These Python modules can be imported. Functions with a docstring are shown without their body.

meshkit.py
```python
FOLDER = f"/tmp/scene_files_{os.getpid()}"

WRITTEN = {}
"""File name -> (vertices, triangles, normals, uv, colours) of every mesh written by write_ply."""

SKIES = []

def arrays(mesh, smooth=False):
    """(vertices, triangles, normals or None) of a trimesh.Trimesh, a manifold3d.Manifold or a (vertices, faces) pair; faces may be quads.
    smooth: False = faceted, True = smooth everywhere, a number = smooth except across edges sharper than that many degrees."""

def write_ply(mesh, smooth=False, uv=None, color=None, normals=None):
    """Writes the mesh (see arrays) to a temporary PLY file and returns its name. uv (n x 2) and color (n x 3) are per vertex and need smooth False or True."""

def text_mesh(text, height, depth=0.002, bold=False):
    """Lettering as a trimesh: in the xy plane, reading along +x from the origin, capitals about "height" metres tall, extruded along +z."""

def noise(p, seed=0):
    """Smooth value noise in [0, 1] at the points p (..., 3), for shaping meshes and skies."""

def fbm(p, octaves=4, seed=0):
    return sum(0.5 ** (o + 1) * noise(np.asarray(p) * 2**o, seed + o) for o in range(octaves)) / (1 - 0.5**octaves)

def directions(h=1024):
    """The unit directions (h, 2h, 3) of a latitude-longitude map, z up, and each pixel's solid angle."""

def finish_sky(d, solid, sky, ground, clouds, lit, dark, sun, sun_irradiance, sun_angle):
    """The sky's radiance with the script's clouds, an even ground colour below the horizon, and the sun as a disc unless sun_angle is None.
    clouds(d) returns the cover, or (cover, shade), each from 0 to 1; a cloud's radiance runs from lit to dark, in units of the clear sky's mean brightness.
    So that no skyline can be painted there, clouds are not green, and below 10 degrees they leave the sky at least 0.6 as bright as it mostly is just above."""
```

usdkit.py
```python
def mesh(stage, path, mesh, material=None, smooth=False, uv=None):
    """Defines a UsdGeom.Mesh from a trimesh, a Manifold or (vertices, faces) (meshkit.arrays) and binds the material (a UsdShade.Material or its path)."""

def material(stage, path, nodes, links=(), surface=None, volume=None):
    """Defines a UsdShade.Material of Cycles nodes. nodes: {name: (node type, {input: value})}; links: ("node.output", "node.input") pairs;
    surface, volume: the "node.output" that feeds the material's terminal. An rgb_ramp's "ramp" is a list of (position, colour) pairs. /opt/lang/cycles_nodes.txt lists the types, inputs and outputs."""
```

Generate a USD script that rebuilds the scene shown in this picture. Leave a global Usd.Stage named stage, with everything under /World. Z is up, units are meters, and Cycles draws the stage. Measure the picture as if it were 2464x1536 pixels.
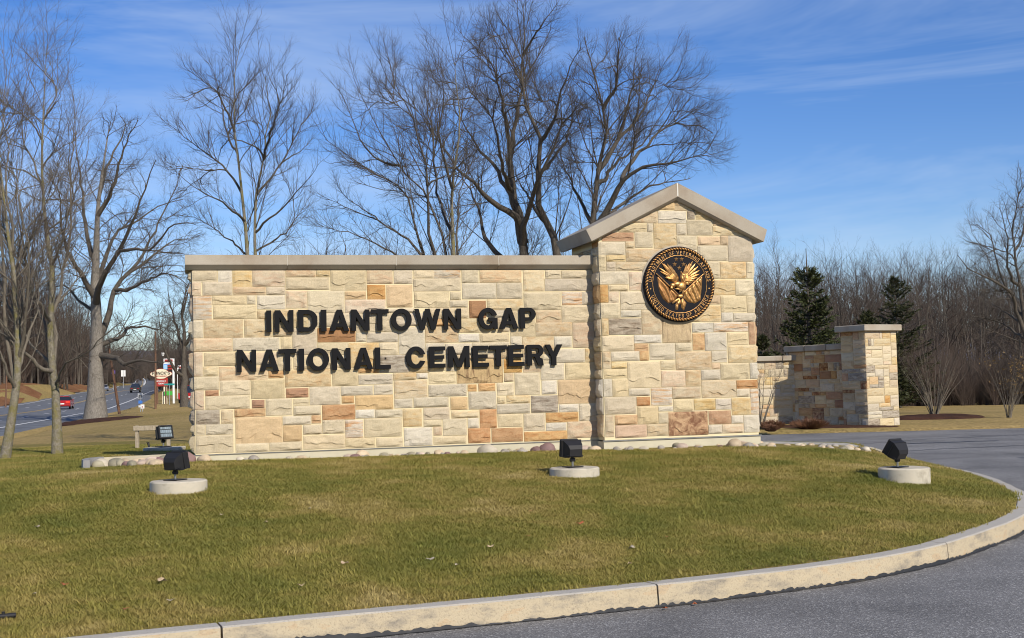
import math, random
import numpy as np, trimesh, usdkit, meshkit
from pxr import Usd, UsdGeom, UsdLux, UsdShade, Gf, Sdf, Vt
from scipy.interpolate import RBFInterpolator, CubicSpline, PchipInterpolator
from scipy.spatial import Delaunay
from shapely.geometry import Polygon, LineString, Point, box as sbox
from shapely.ops import unary_union
import shapely, shapely.affinity

stage = Usd.Stage.CreateInMemory()
UsdGeom.SetStageUpAxis(stage, 'Z'); UsdGeom.SetStageMetersPerUnit(stage, 1.0)
UsdGeom.Xform.Define(stage, '/World')

# ------------------------------------------------------------------ camera, sky, sun, exposure
EYE = np.array([0, 0, 1.6]); PITCH, ROLL, FL = .0522, .0256, 3000.0
_f = np.array([0, math.cos(PITCH), math.sin(PITCH)]); _u = np.array([0, -math.sin(PITCH), math.cos(PITCH)]); _r = np.array([1., 0, 0])
CR = math.cos(ROLL) * _r - math.sin(ROLL) * _u; CU = math.sin(ROLL) * _r + math.cos(ROLL) * _u
cam = UsdGeom.Camera.Define(stage, '/World/camera')
cam.CreateHorizontalApertureAttr(36.0); cam.CreateVerticalApertureAttr(36.0 * 638 / 1024); cam.CreateFocalLengthAttr(36.0 * FL / 2464)
cam.CreateClippingRangeAttr(Gf.Vec2f(.1, 20000)); cam.CreateExposureAttr(EXPOSURE := 0.18)
UsdGeom.Xformable(cam).AddTransformOp().Set(Gf.Matrix4d(*CR, 0, *CU, 0, *(-_f), 0, *EYE, 1))
SUN_AZ, SUN_EL = math.radians(33), math.radians(33)          # azimuth to the right of straight behind the camera
TO_SUN = np.array([math.sin(SUN_AZ) * math.cos(SUN_EL), -math.cos(SUN_AZ) * math.cos(SUN_EL), math.sin(SUN_EL)])
sun = UsdLux.DistantLight.Define(stage, '/World/sun')
sun.CreateIntensityAttr(1.25); sun.CreateAngleAttr(.5); sun.CreateNormalizeAttr(True); sun.CreateColorAttr(Gf.Vec3f(1, .92, .79))
_x = np.cross([0, 0, 1.], TO_SUN); _x /= np.linalg.norm(_x); _y = np.cross(TO_SUN, _x)
UsdGeom.Xformable(sun).AddTransformOp().Set(Gf.Matrix4d(*_x, 0, *_y, 0, *TO_SUN, 0, 0, 0, 0, 1))
SKY_STRENGTH = .10
dome = UsdLux.DomeLight.Define(stage, '/World/sky')
skymat = usdkit.material(stage, '/World/Looks/sky_air', {
    'tc': ('texture_coordinate', {}),
    'sky': ('sky_texture', dict(sky_type='single_scattering', sun_disc=False, sun_elevation=SUN_EL, sun_rotation=math.atan2(TO_SUN[0], TO_SUN[1]), altitude=150., air_density=1.0, aerosol_density=.25, ozone_density=2.5)),
    'sat': ('hsv', dict(hue=.510, saturation=1.34, value=1.0)),
    'map': ('mapping', dict(scale=(1.3, 2.0, 8.0), rotation=(.10, .22, .3), location=(.37, .2, .1))),
    'n1': ('noise_texture', dict(scale=1.7, detail=7., roughness=.58, distortion=.5)),
    'r1': ('rgb_ramp', dict(ramp=[(0, (0, 0, 0)), (.44, (.02,) * 3), (.66, (.42,) * 3), (1, (.62,) * 3)])),
    'ti': ('mix', dict(mix_type='multiply', fac=1., color2=(.95, .955, 1.10))), 'cl': ('mix', dict(color2=(5.6, 6.7, 8.4))),
    'bg': ('background_shader', dict(strength=SKY_STRENGTH))},
    [('sky.color', 'sat.color'), ('tc.generated', 'map.vector'), ('map.vector', 'n1.vector'), ('n1.fac', 'r1.fac'), ('r1.color', 'cl.fac'), ('sat.color', 'ti.color1'), ('ti.color', 'cl.color1'), ('cl.color', 'bg.color')], surface='bg.background')
UsdShade.MaterialBindingAPI.Apply(dome.GetPrim()).Bind(skymat)
for k, v in dict(label='deep blue winter sky with thin streaks of high cloud', category='sky', kind='structure').items(): dome.GetPrim().SetCustomDataByKey(k, v)

# ------------------------------------------------------------------ helpers
used = {}
def uniq(parent, name):
    key = (parent, name); n = used.get(key, 0); used[key] = n + 1
    return f'{parent}/{name}' if n == 0 else f'{parent}/{name}_{n:03d}'
def tag(p, label=None, cat=None, group=None, kind=None):
    p = p.GetPrim() if hasattr(p, 'GetPrim') else p
    for k, v in (('label', label), ('category', cat), ('group', group), ('kind', kind)):
        if v: p.SetCustomDataByKey(k, v)
    return p
def thing(name, label, cat, loc=(0, 0, 0), rz=0., group=None, scale=None, kind=None):
    x = UsdGeom.Xform.Define(stage, uniq('/World', name))
    x.AddTranslateOp().Set(Gf.Vec3d(*map(float, loc))); x.AddRotateZOp().Set(math.degrees(rz)); x.AddScaleOp().Set(Gf.Vec3f(*(scale or (1, 1, 1))))
    return tag(x, label, cat, group, kind)
def part(parent, name, mesh, m, smooth=False, label=None, kind=None):
    base = '/World' if parent is None else str(parent.GetPath())
    o = usdkit.mesh(stage, uniq(base, name), mesh, m, smooth=smooth)
    return tag(o, label, None, None, kind)
def dup(src, label, loc, rz=0., scale=(1, 1, 1), group=None, name=None):
    cd = src.GetCustomData(); nm = name or src.GetName().rsplit('_0', 1)[0]
    r = thing(nm, label, cd['category'], loc, rz, group or cd.get('group'), scale)
    r.GetReferences().AddInternalReference(src.GetPath()); r.SetInstanceable(True)
    return r
def ray(u, v):
    w = _f + (u - 1232) / FL * CR - (v - 768) / FL * CU
    return w / w[1]
def at(u, v, D):                      # the point seen at photograph pixel (u, v), D metres out
    return EYE + D * ray(u, v)
def box(x0, x1, y0, y1, z0, z1):
    m = trimesh.creation.box((x1 - x0, y1 - y0, z1 - z0)); m.apply_translation(((x0 + x1) / 2, (y0 + y1) / 2, (z0 + z1) / 2)); return m
def bbox(x0, x1, y0, y1, z0, z1, c=.01):      # box with chamfered edges
    pts = []
    for sx in (0, 1):
        for sy in (0, 1):
            for sz in (0, 1):
                p = np.array([(x0, x1)[sx], (y0, y1)[sy], (z0, z1)[sz]]); s = np.array([1 - 2 * sx, 1 - 2 * sy, 1 - 2 * sz]) * c
                for ax in range(3):
                    q = p + s; q[ax] = p[ax]; pts.append(q)
    return trimesh.convex.convex_hull(np.array(pts))
def cat(*ms): return trimesh.util.concatenate(ms)
def prism(poly, y0, y1, holes=()):    # polygon in x,z extruded along y
    p = Polygon(poly, holes) if not hasattr(poly, 'geom_type') else poly
    m = trimesh.creation.extrude_polygon(p, y1 - y0, engine='earcut'); v = m.vertices
    return trimesh.Trimesh(np.stack([v[:, 0], y1 - v[:, 2], v[:, 1]], 1), m.faces, process=False)
def cyl(p, q, r0, r1=None, n=12):
    p, q = np.array(p, float), np.array(q, float); r1 = r0 if r1 is None else r1
    v, f = tubes(np.stack([p, p, q, q])[None], np.array([[1e-4, r0, r1, 1e-4]]), n)
    return trimesh.Trimesh(v, f, process=False)
def tubes(P, R, sides):
    N, K = P.shape[:2]; T = np.gradient(P, axis=1); T /= np.linalg.norm(T, axis=2, keepdims=True) + 1e-12
    if K == 4: T[:] = ((P[:, 3] - P[:, 0]) / (np.linalg.norm(P[:, 3] - P[:, 0], axis=1, keepdims=True) + 1e-12))[:, None]
    m = T.mean(1); m /= np.linalg.norm(m, axis=1, keepdims=True) + 1e-12
    ref = np.where(np.abs(m[:, 2:]) < .85, [[0, 0, 1.]], [[1., 0, 0]])[:, None, :]
    A = np.cross(T, ref); A /= np.linalg.norm(A, axis=2, keepdims=True) + 1e-12; B = np.cross(T, A)
    a = np.arange(sides) * 2 * np.pi / sides
    V = P[:, :, None] + R[:, :, None, None] * (np.cos(a)[None, None, :, None] * A[:, :, None] + np.sin(a)[None, None, :, None] * B[:, :, None])
    i, j = np.meshgrid(np.arange(K - 1), np.arange(sides), indexing='ij'); j2 = (j + 1) % sides
    q = np.stack([i * sides + j, (i + 1) * sides + j, (i + 1) * sides + j2, i * sides + j2], -1).reshape(-1, 4)
    F = np.vstack([q[:, :3], q[:, [0, 2, 3]]])
    F = (F[None] + (np.arange(N) * K * sides)[:, None, None]).reshape(-1, 3)
    return V.reshape(-1, 3), F
def sm(a, b, x): t = np.clip((x - a) / (b - a), 0, 1); return t * t * (3 - 2 * t)

# ------------------------------------------------------------------ materials
def mat(name, nodes, links, surface='p.BSDF'): return usdkit.material(stage, '/World/Looks/' + name, nodes, links, surface=surface)
def plain(name, col, rough=.7, metal=0., var=.12, scale=6., coord='position', bump=0., bscale=60., spec=.5, rnd=0.):
    c = np.array(col, float)
    n = {'g': ('geometry', {}), 't': ('texture_coordinate', {}), 'n': ('noise_texture', dict(scale=scale, detail=5., roughness=.6)),
         'r': ('rgb_ramp', dict(ramp=[(.25, tuple(c * (1 - var))), (.75, tuple(np.minimum(c * (1 + var), 1)))])),
         'p': ('principled_bsdf', dict(roughness=rough, metallic=metal, specular_ior_level=spec))}
    src = 'g.position' if coord == 'position' else 't.object'
    l = [(src, 'n.vector'), ('n.fac', 'r.fac')]
    if rnd:
        n |= {'oi': ('object_info', {}), 'mr': ('map_range', dict(to_min=1 - rnd, to_max=1 + rnd)), 'h': ('hsv', {})}
        l += [('oi.random', 'mr.value'), ('mr.result', 'h.value'), ('r.color', 'h.color'), ('h.color', 'p.base_color')]
    else: l += [('r.color', 'p.base_color')]
    if bump:
        n |= {'bn': ('noise_texture', dict(scale=bscale, detail=4.)), 'b': ('bump', dict(strength=bump, distance=.01))}
        l += [(src, 'bn.vector'), ('bn.fac', 'b.height'), ('b.normal', 'p.normal')]
    return mat(name, n, l)

PAL = dict(C=(.545, .44, .265), G=(.49, .42, .30), W=(.53, .485, .39), P=(.54, .405, .25), L=(.475, .40, .305), T=(.50, .385, .22), t=(.53, .40, .215),
           Y=(.55, .425, .21), y=(.54, .43, .25), O=(.52, .315, .12), o=(.53, .355, .17), R=(.34, .17, .075), r=(.46, .26, .115), u=(.53, .36, .175),
           S=(.53, .45, .34), v=(.50, .345, .155), B=(.39, .325, .235), D=(.50, .42, .28), X=(.44, .25, .105), p=(.56, .365, .255))
for _k, _b in dict(G=.45, W=.40, L=.45, P=.40, T=.25, t=.2, Y=.3, S=.2, p=.25, o=.15, u=.15).items(): PAL[_k] = tuple((1 - _b) * c + _b * d for c, d in zip(PAL[_k], (.54, .445, .285)))
for _k in PAL: _m = sum(PAL[_k]) / 3; PAL[_k] = tuple(.90 * c + .10 * _m * 1.12 for c in PAL[_k])
ALT = dict(S=(.50, .24, .07), v=(.16, .09, .05), B=(.20, .15, .10), D=(.12, .09, .07), X=(.15, .05, .02), W=(.48, .42, .33), O=(.36, .14, .04), r=(.30, .12, .04), P=(.50, .30, .18), T=(.42, .25, .12), t=(.47, .28, .10), Y=(.50, .30, .10), R=(.38, .19, .08))
def stone_mat(k):
    a = np.array(PAL[k]); b = np.array(ALT.get(k, tuple(a * [.90, .88, .86])))
    amt = dict(S=.9, v=.85, B=.9, D=.75, X=.9).get(k, .55)
    lo = dict(S=.52, v=.56, B=.5, D=.62, X=.46).get(k, .50)
    sc = dict(S=(1.2, 1.2, 9.), v=(7., 7., .9), D=(4, 4, 5), X=(3, 3, 3), B=(2, 2, 8)).get(k, (2.2, 2.2, 6.))
    n = {'g': ('geometry', {}), 'oi': ('object_info', {}), 'sc': ('math', dict(math_type='multiply', value2=37.)), 'cx': ('combine_xyz', {}),
         'ad': ('vector_math', dict(math_type='add')), 'mp': ('mapping', dict(scale=sc)),
         'n1': ('noise_texture', dict(scale=2.6 if k != 'D' else 4., detail=6., roughness=.62, distortion=.9)),
         'r1': ('rgb_ramp', dict(ramp=[(lo - .06, (0,) * 3), (lo + .14, (amt,) * 3)])), 'm1': ('mix', dict(color1=tuple(a), color2=tuple(b))),
         'n2': ('noise_texture', dict(scale=55., detail=4., roughness=.7)), 'r2': ('rgb_ramp', dict(ramp=[(.3, (.86,) * 3), (.7, (1.1,) * 3)])),
         'm2': ('mix', dict(mix_type='multiply', fac=1.)), 'mr': ('map_range', dict(to_min=.90, to_max=1.08)), 'mh': ('map_range', dict(to_min=.4975, to_max=.5035)), 'ms': ('map_range', dict(to_min=.85, to_max=1.08)), 'h': ('hsv', {}),
         'mu': ('math', dict(math_type='multiply', value2=7.31)), 'fr': ('math', dict(math_type='fraction')), 'mu2': ('math', dict(math_type='multiply', value2=13.7)), 'fr2': ('math', dict(math_type='fraction')),
         'n3': ('noise_texture', dict(scale=24., detail=7., roughness=.66, distortion=.6)), 'b': ('bump', dict(strength=.75, distance=.016)),
         'p': ('principled_bsdf', dict(roughness=.88, specular_ior_level=.25))}
    l = [('oi.random', 'sc.value1'), ('sc.value', 'cx.x'), ('sc.value', 'cx.z'), ('g.position', 'ad.vector1'), ('cx.vector', 'ad.vector2'), ('ad.vector', 'mp.vector'), ('mp.vector', 'n1.vector'),
         ('n1.fac', 'r1.fac'), ('r1.color', 'm1.fac'), ('g.position', 'n2.vector'), ('n2.fac', 'r2.fac'), ('m1.color', 'm2.color1'), ('r2.color', 'm2.color2'), ('m2.color', 'h.color'),
         ('oi.random', 'mu.value1'), ('mu.value', 'fr.value1'), ('oi.random', 'mu2.value1'), ('mu2.value', 'fr2.value1'),
         ('oi.random', 'mr.value'), ('mr.result', 'h.value'), ('fr.value', 'mh.value'), ('mh.result', 'h.hue'), ('fr2.value', 'ms.value'), ('ms.result', 'h.saturation'), ('h.color', 'p.base_color'), ('mp.vector', 'n3.vector'), ('n3.fac', 'b.height'), ('b.normal', 'p.normal')]
    return mat('sandstone_' + {'p': 'pink', 'y': 'pale_yellow', 't': 'tan', 'o': 'light_orange', 'r': 'light_rust', 'u': 'ochre', 'v': 'veined', 'C': 'cream', 'G': 'grey', 'W': 'white', 'P': 'peach', 'L': 'lilac', 'T': 'buff', 'Y': 'yellow', 'O': 'orange', 'R': 'rust', 'S': 'striped', 'B': 'brown', 'D': 'stained', 'X': 'mottled'}[k], n, l)
SM = {k: stone_mat(k) for k in PAL}
MORTAR = plain('mortar', (.61, .52, .325), .95, var=.07, scale=9., bump=.3, bscale=90.)
CAPM = mat('limestone_cap', {'g': ('geometry', {}), 'n': ('noise_texture', dict(scale=1.3, detail=6., roughness=.6)), 'r': ('rgb_ramp', dict(ramp=[(.3, (.265, .205, .145)), (.5, (.345, .30, .235)), (.75, (.40, .36, .295))])),
    'n2': ('noise_texture', dict(scale=120., detail=2.)), 'r2': ('rgb_ramp', dict(ramp=[(.3, (.88,) * 3), (.7, (1.08,) * 3)])), 'm': ('mix', dict(mix_type='multiply', fac=1.)), 'oi': ('object_info', {}), 'mr': ('map_range', dict(to_min=.86, to_max=1.08)), 'h': ('hsv', {}),
    'b': ('bump', dict(strength=.15, distance=.005)), 'p': ('principled_bsdf', dict(roughness=.8, specular_ior_level=.3))},
    [('g.position', 'n.vector'), ('n.fac', 'r.fac'), ('g.position', 'n2.vector'), ('n2.fac', 'r2.fac'), ('r.color', 'm.color1'), ('r2.color', 'm.color2'), ('oi.random', 'mr.value'), ('mr.result', 'h.value'), ('m.color', 'h.color'), ('h.color', 'p.base_color'), ('n2.fac', 'b.height'), ('b.normal', 'p.normal')])
FOUND = plain('foundation_concrete', (.46, .42, .31), .9, var=.08, scale=5., bump=.2)
FLASH = plain('flashing_metal', (.22, .22, .21), .45, .6, var=.2, scale=14.)
BLACKM = plain('black_letter_paint', (.006, .006, .007), .6, var=.2, scale=3., spec=.12)
BRONZE = plain('dark_bronze_paint', (.016, .0155, .0165), .55, var=.15, scale=8., spec=.3)
GOLD = mat('polished_bronze', {'g': ('geometry', {}), 'n': ('noise_texture', dict(scale=28., detail=4.)), 'r': ('rgb_ramp', dict(ramp=[(.3, (.30, .145, .045)), (.7, (.66, .38, .14))])), 'b': ('bump', dict(strength=.35, distance=.01)), 'p': ('principled_bsdf', dict(metallic=.85, roughness=.42))},
    [('g.position', 'n.vector'), ('n.fac', 'r.fac'), ('r.color', 'p.base_color'), ('n.fac', 'b.height'), ('b.normal', 'p.normal')])
SEALBLACK = plain('seal_black', (.003, .003, .006), .5, var=.2, spec=.15)
CONC = mat('rough_concrete', {'t': ('texture_coordinate', {}), 'g': ('geometry', {}), 'n': ('noise_texture', dict(scale=7., detail=6., roughness=.65)), 'r': ('rgb_ramp', dict(ramp=[(.3, (.30, .27, .21)), (.5, (.44, .40, .32)), (.75, (.50, .44, .34))])), 'v': ('voronoi_texture', dict(scale=70.)), 'rv': ('rgb_ramp', dict(ramp=[(.06, (.45,) * 3), (.16, (1,) * 3)])), 'm': ('mix', dict(mix_type='multiply', fac=.6)),
    'b': ('bump', dict(strength=.4, distance=.008)), 'p': ('principled_bsdf', dict(roughness=.9, specular_ior_level=.25))},
    [('g.position', 'n.vector'), ('g.position', 'v.vector'), ('n.fac', 'r.fac'), ('v.distance', 'rv.fac'), ('r.color', 'm.color1'), ('rv.color', 'm.color2'), ('m.color', 'p.base_color'), ('n.fac', 'b.height'), ('b.normal', 'p.normal')])
KERBM = mat('kerb_concrete', {'g': ('geometry', {}), 'mp': ('mapping', dict(scale=(1., 1., 2.5))), 'n': ('noise_texture', dict(scale=3.2, detail=7., roughness=.68)), 'r': ('rgb_ramp', dict(ramp=[(.34, (.22, .19, .145)), (.42, (.32, .27, .19)), (.49, (.40, .33, .22)), (.56, (.415, .345, .23)), (.62, (.41, .305, .185)), (.70, (.30, .26, .195))])),
    'sx': ('separate_xyz', {}), 'sn': ('separate_xyz', {}), 'top': ('mix', dict(color2=(.375, .35, .305))), 'n2': ('noise_texture', dict(scale=75., detail=3., roughness=.7)), 'r2': ('rgb_ramp', dict(ramp=[(.28, (.62,) * 3), (.45, (1.,) * 3), (.8, (1.08,) * 3)])), 'm': ('mix', dict(mix_type='multiply', fac=1.)),
    'b': ('bump', dict(strength=.45, distance=.008)), 'p': ('principled_bsdf', dict(roughness=.9, specular_ior_level=.25))},
    [('g.position', 'mp.vector'), ('mp.vector', 'n.vector'), ('n.fac', 'r.fac'), ('g.normal', 'sn.vector'), ('sn.z', 'top.fac'), ('r.color', 'top.color1'), ('g.position', 'n2.vector'), ('n2.fac', 'r2.fac'), ('top.color', 'm.color1'), ('r2.color', 'm.color2'), ('m.color', 'p.base_color'), ('n2.fac', 'b.height'), ('b.normal', 'p.normal')])
def asphalt(name, lo, mid, hi, sp):
    return mat(name, {'g': ('geometry', {}), 'v': ('voronoi_texture', dict(scale=105.)), 'rv': ('rgb_ramp', dict(ramp=[(0, lo), (.5, mid), (.86, mid), (.95, hi), (1, hi)])), 'sv': ('separate_color', {}),
        'n': ('noise_texture', dict(scale=.55, detail=6., roughness=.6, distortion=.4)), 'r': ('rgb_ramp', dict(ramp=[(.34, (.68,) * 3), (.5, (1.,) * 3), (.66, (1.22,) * 3)])), 'm': ('mix', dict(mix_type='multiply', fac=1.)),
        'n2': ('noise_texture', dict(scale=240., detail=2.)), 'b': ('bump', dict(strength=.6, distance=.006)), 'p': ('principled_bsdf', dict(roughness=.82, specular_ior_level=.35))},
        [('g.position', 'v.vector'), ('v.color', 'sv.color'), ('sv.r', 'rv.fac'), ('g.position', 'n.vector'), ('n.fac', 'r.fac'), ('rv.color', 'm.color1'), ('r.color', 'm.color2'), ('m.color', 'p.base_color'), ('g.position', 'n2.vector'), ('v.distance', 'b.height'), ('b.normal', 'p.normal')])
ASPH = asphalt('drive_asphalt', (.085, .083, .080), (.158, .154, .150), (.34, .335, .32), 1)
HWY = asphalt('highway_asphalt', (.09, .098, .108), (.125, .132, .142), (.19, .19, .195), 1)
TAR = plain('tar', (.022, .023, .026), .6, var=.3, scale=20.)
LINEW = plain('road_paint_white', (.62, .62, .60), .8, var=.1); LINEY = plain('road_paint_yellow', (.55, .36, .10), .8, var=.1)
def turf(name, g, s, d, big=.35, fine=26.):
    return mat(name, {'g': ('geometry', {}), 'n': ('noise_texture', dict(scale=big, detail=5., roughness=.65)), 'r': ('rgb_ramp', dict(ramp=[(.35, g), (.62, s)])),
        'n2': ('noise_texture', dict(scale=fine, detail=4., roughness=.75)), 'r2': ('rgb_ramp', dict(ramp=[(.32, (.45,) * 3), (.7, (1.25,) * 3)])), 'm': ('mix', dict(mix_type='multiply', fac=1.)),
        'n3': ('noise_texture', dict(scale=1.7, detail=4., roughness=.7)), 'r3': ('rgb_ramp', dict(ramp=[(.50, (0,) * 3), (.72, (.7,) * 3)])), 'm3': ('mix', dict(color2=d)), 'b': ('bump', dict(strength=.8, distance=.04)), 'p': ('principled_bsdf', dict(roughness=.95, specular_ior_level=.1))},
        [('g.position', 'n.vector'), ('n.fac', 'r.fac'), ('g.position', 'n2.vector'), ('n2.fac', 'r2.fac'), ('g.position', 'n3.vector'), ('n3.fac', 'r3.fac'), ('r3.color', 'm3.fac'), ('r.color', 'm3.color1'), ('m3.color', 'm.color1'), ('r2.color', 'm.color2'), ('m.color', 'p.base_color'), ('n2.fac', 'b.height'), ('b.normal', 'p.normal')])
LAWNM = turf('lawn_turf', (.20, .175, .045), (.27, .21, .07), (.29, .21, .09), .45, 30.)
FIELDM = turf('field_turf', (.25, .19, .065), (.36, .26, .105), (.38, .27, .115), .10, 9.)
LEAFM = turf('leaf_litter', (.19, .085, .038), (.26, .135, .065), (.12, .06, .03), .25, 6.)
MULCH = turf('mulch', (.055, .028, .018), (.085, .042, .028), (.04, .022, .016), 2., 45.)
def blade(name, c0, c1):
    return mat(name, {'oi': ('object_info', {}), 'gi': ('geometry', {}), 'r': ('rgb_ramp', dict(ramp=[(0, c0[0]), (.4, c0[1]), (.62, c1[0]), (1, c1[1])])), 'n': ('noise_texture', dict(scale=.8, detail=4., roughness=.7)),
        'a': ('math', dict(math_type='multiply_add', value2=.46, value3=-.08)), 'mr': ('map_range', dict(from_min=.28, from_max=.72, to_min=0., to_max=1.)), 's': ('math', dict(math_type='add', use_clamp=True)),
        'd': ('principled_bsdf', dict(roughness=.6, specular_ior_level=.25)), 't': ('translucent_bsdf', {}), 'x': ('mix_closure', dict(fac=.25))},
        [('gi.random_per_island', 'a.value1'), ('gi.position', 'n.vector'), ('n.fac', 'mr.value'), ('mr.result', 's.value1'), ('a.value', 's.value2'), ('s.value', 'r.fac'), ('r.color', 'd.base_color'), ('r.color', 't.color'), ('d.BSDF', 'x.closure1'), ('t.BSDF', 'x.closure2')], surface='x.closure')
BLADE = blade('grass_blade', ((.17, .18, .035), (.27, .24, .055)), ((.36, .285, .085), (.52, .41, .18)))
def bark(name, a, b, moss=None, sc=(6, 6, 1.5)):
    n = {'t': ('texture_coordinate', {}), 'mp': ('mapping', dict(scale=sc)), 'n': ('noise_texture', dict(scale=5., detail=6., roughness=.7)), 'r': ('rgb_ramp', dict(ramp=[(.32, a), (.66, b)])), 'b': ('bump', dict(strength=.9, distance=.03)), 'p': ('principled_bsdf', dict(roughness=.95, specular_ior_level=.12))}
    l = [('t.object', 'mp.vector'), ('mp.vector', 'n.vector'), ('n.fac', 'r.fac'), ('n.fac', 'b.height'), ('b.normal', 'p.normal')]
    if moss:
        n |= {'n2': ('noise_texture', dict(scale=7., detail=5., roughness=.65)), 'r2': ('rgb_ramp', dict(ramp=[(.45, (0,) * 3), (.62, (.85,) * 3)])), 'm': ('mix', dict(color2=moss))}
        l += [('t.object', 'n2.vector'), ('n2.fac', 'r2.fac'), ('r2.color', 'm.fac'), ('r.color', 'm.color1'), ('m.color', 'p.base_color')]
    else: l += [('r.color', 'p.base_color')]
    return mat(name, n, l)
BARK = bark('grey_brown_bark', (.048, .041, .034), (.125, .108, .088)); BARKL = bark('pale_mossy_bark', (.12, .105, .075), (.26, .235, .185), (.17, .15, .055), (6, 6, 4))
BARKO = bark('furrowed_oak_bark', (.09, .08, .068), (.26, .235, .20), None, (5, 5, 1.)); TWIG = bark('twig_bark', (.048, .041, .036), (.092, .079, .068)); TWIGR = bark('red_twig_bark', (.056, .042, .035), (.104, .078, .063)); TWIGW = bark('woodland_twig_bark', (.040, .032, .027), (.082, .066, .055)); TWIGP = bark('pale_twig_bark', (.11, .095, .075), (.19, .165, .13))
WOODM = bark('wood_grain', (.30, .25, .18), (.42, .36, .27)); POLEM = bark('creosoted_pole', (.10, .055, .035), (.20, .115, .075))
def needle(name, a, b):
    return mat(name, {'g': ('geometry', {}), 'r': ('rgb_ramp', dict(ramp=[(0, a), (1, b)])), 'p': ('principled_bsdf', dict(roughness=.6, specular_ior_level=.3))}, [('g.random_per_island', 'r.fac'), ('r.color', 'p.base_color')])
SPRUCE = needle('spruce_needles', (.036, .044, .012), (.22, .195, .05)); CEDAR = needle('cedar_needles', (.030, .034, .010), (.16, .125, .030)); DRYLEAF = needle('dry_leaves', (.16, .10, .03), (.34, .27, .08)); BROWNTUFT = needle('dead_stems', (.10, .045, .022), (.26, .13, .06))

# ------------------------------------------------------------------ terrain, drive, highway
YAW = .2545; WO = np.array([-4.4035, 17.2, .7516])
WD = np.array([math.cos(YAW), math.sin(YAW), 0]); WN = np.array([math.sin(YAW), -math.cos(YAW), 0])
def wl(u, w, v): return WO + u * WD + w * WN + np.array([0, 0, v])
KIN = np.array([(-17, 1.35), (-12, 3.55), (-8, 5.30), (-5, 6.60), (-2.58, 7.66), (-.96, 8.33), (.44, 8.90), (1.55, 9.42), (2.54, 10.0), (3.40, 10.72), (4.05, 11.5), (4.65, 12.3), (5.2, 13.2), (5.58, 14.0), (5.86, 14.8), (6.05, 15.6), (6.25, 16.5), (6.45, 17.8), (6.5, 19.4), (6.35, 21.2), (5.8, 23.2), (4.7, 25.2), (2.5, 27.2)])
_s = np.r_[0, np.cumsum(np.linalg.norm(np.diff(KIN, axis=0), axis=1))]; KERB_S = np.linspace(0, _s[-1], 260)
KPATH = CubicSpline(_s, KIN)(KERB_S)
ISLAND = Polygon(list(KPATH) + [(-1, 30.5), (-19, 30.5), (-19, 1.0)]).buffer(0)
DRIVE = Polygon([(-30, -25), (30, -25), (30, 35.2), (4, 35.2), (1.5, 28), (-2, 18), (-19, 2), (-30, -3)])
RD = np.array([(40, -24.5, -.6), (60, -28.0, -.42), (80, -32.2, -.28), (96, -35.6, -.21), (113, -39.4, -.13), (142, -46.0, 0), (152, -48.5, .13), (188, -57.8, .53), (275, -79.4, 2.15), (348, -97.6, 2.88), (470, -132, 5.6), (600, -171, 8.8), (800, -240, 10)])
RX, RZ = CubicSpline(RD[:, 0], RD[:, 1]), PchipInterpolator(RD[:, 0], RD[:, 2])
def road_pt(y, off, dz=0.):            # off metres to the right of the white edge line
    t = RX(y, 1); n = np.stack([1 / np.sqrt(1 + t * t), -t / np.sqrt(1 + t * t)], -1)
    return np.stack([RX(y) + off * n[..., 0], y + off * n[..., 1], RZ(y) + dz + 0 * y], -1)
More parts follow.
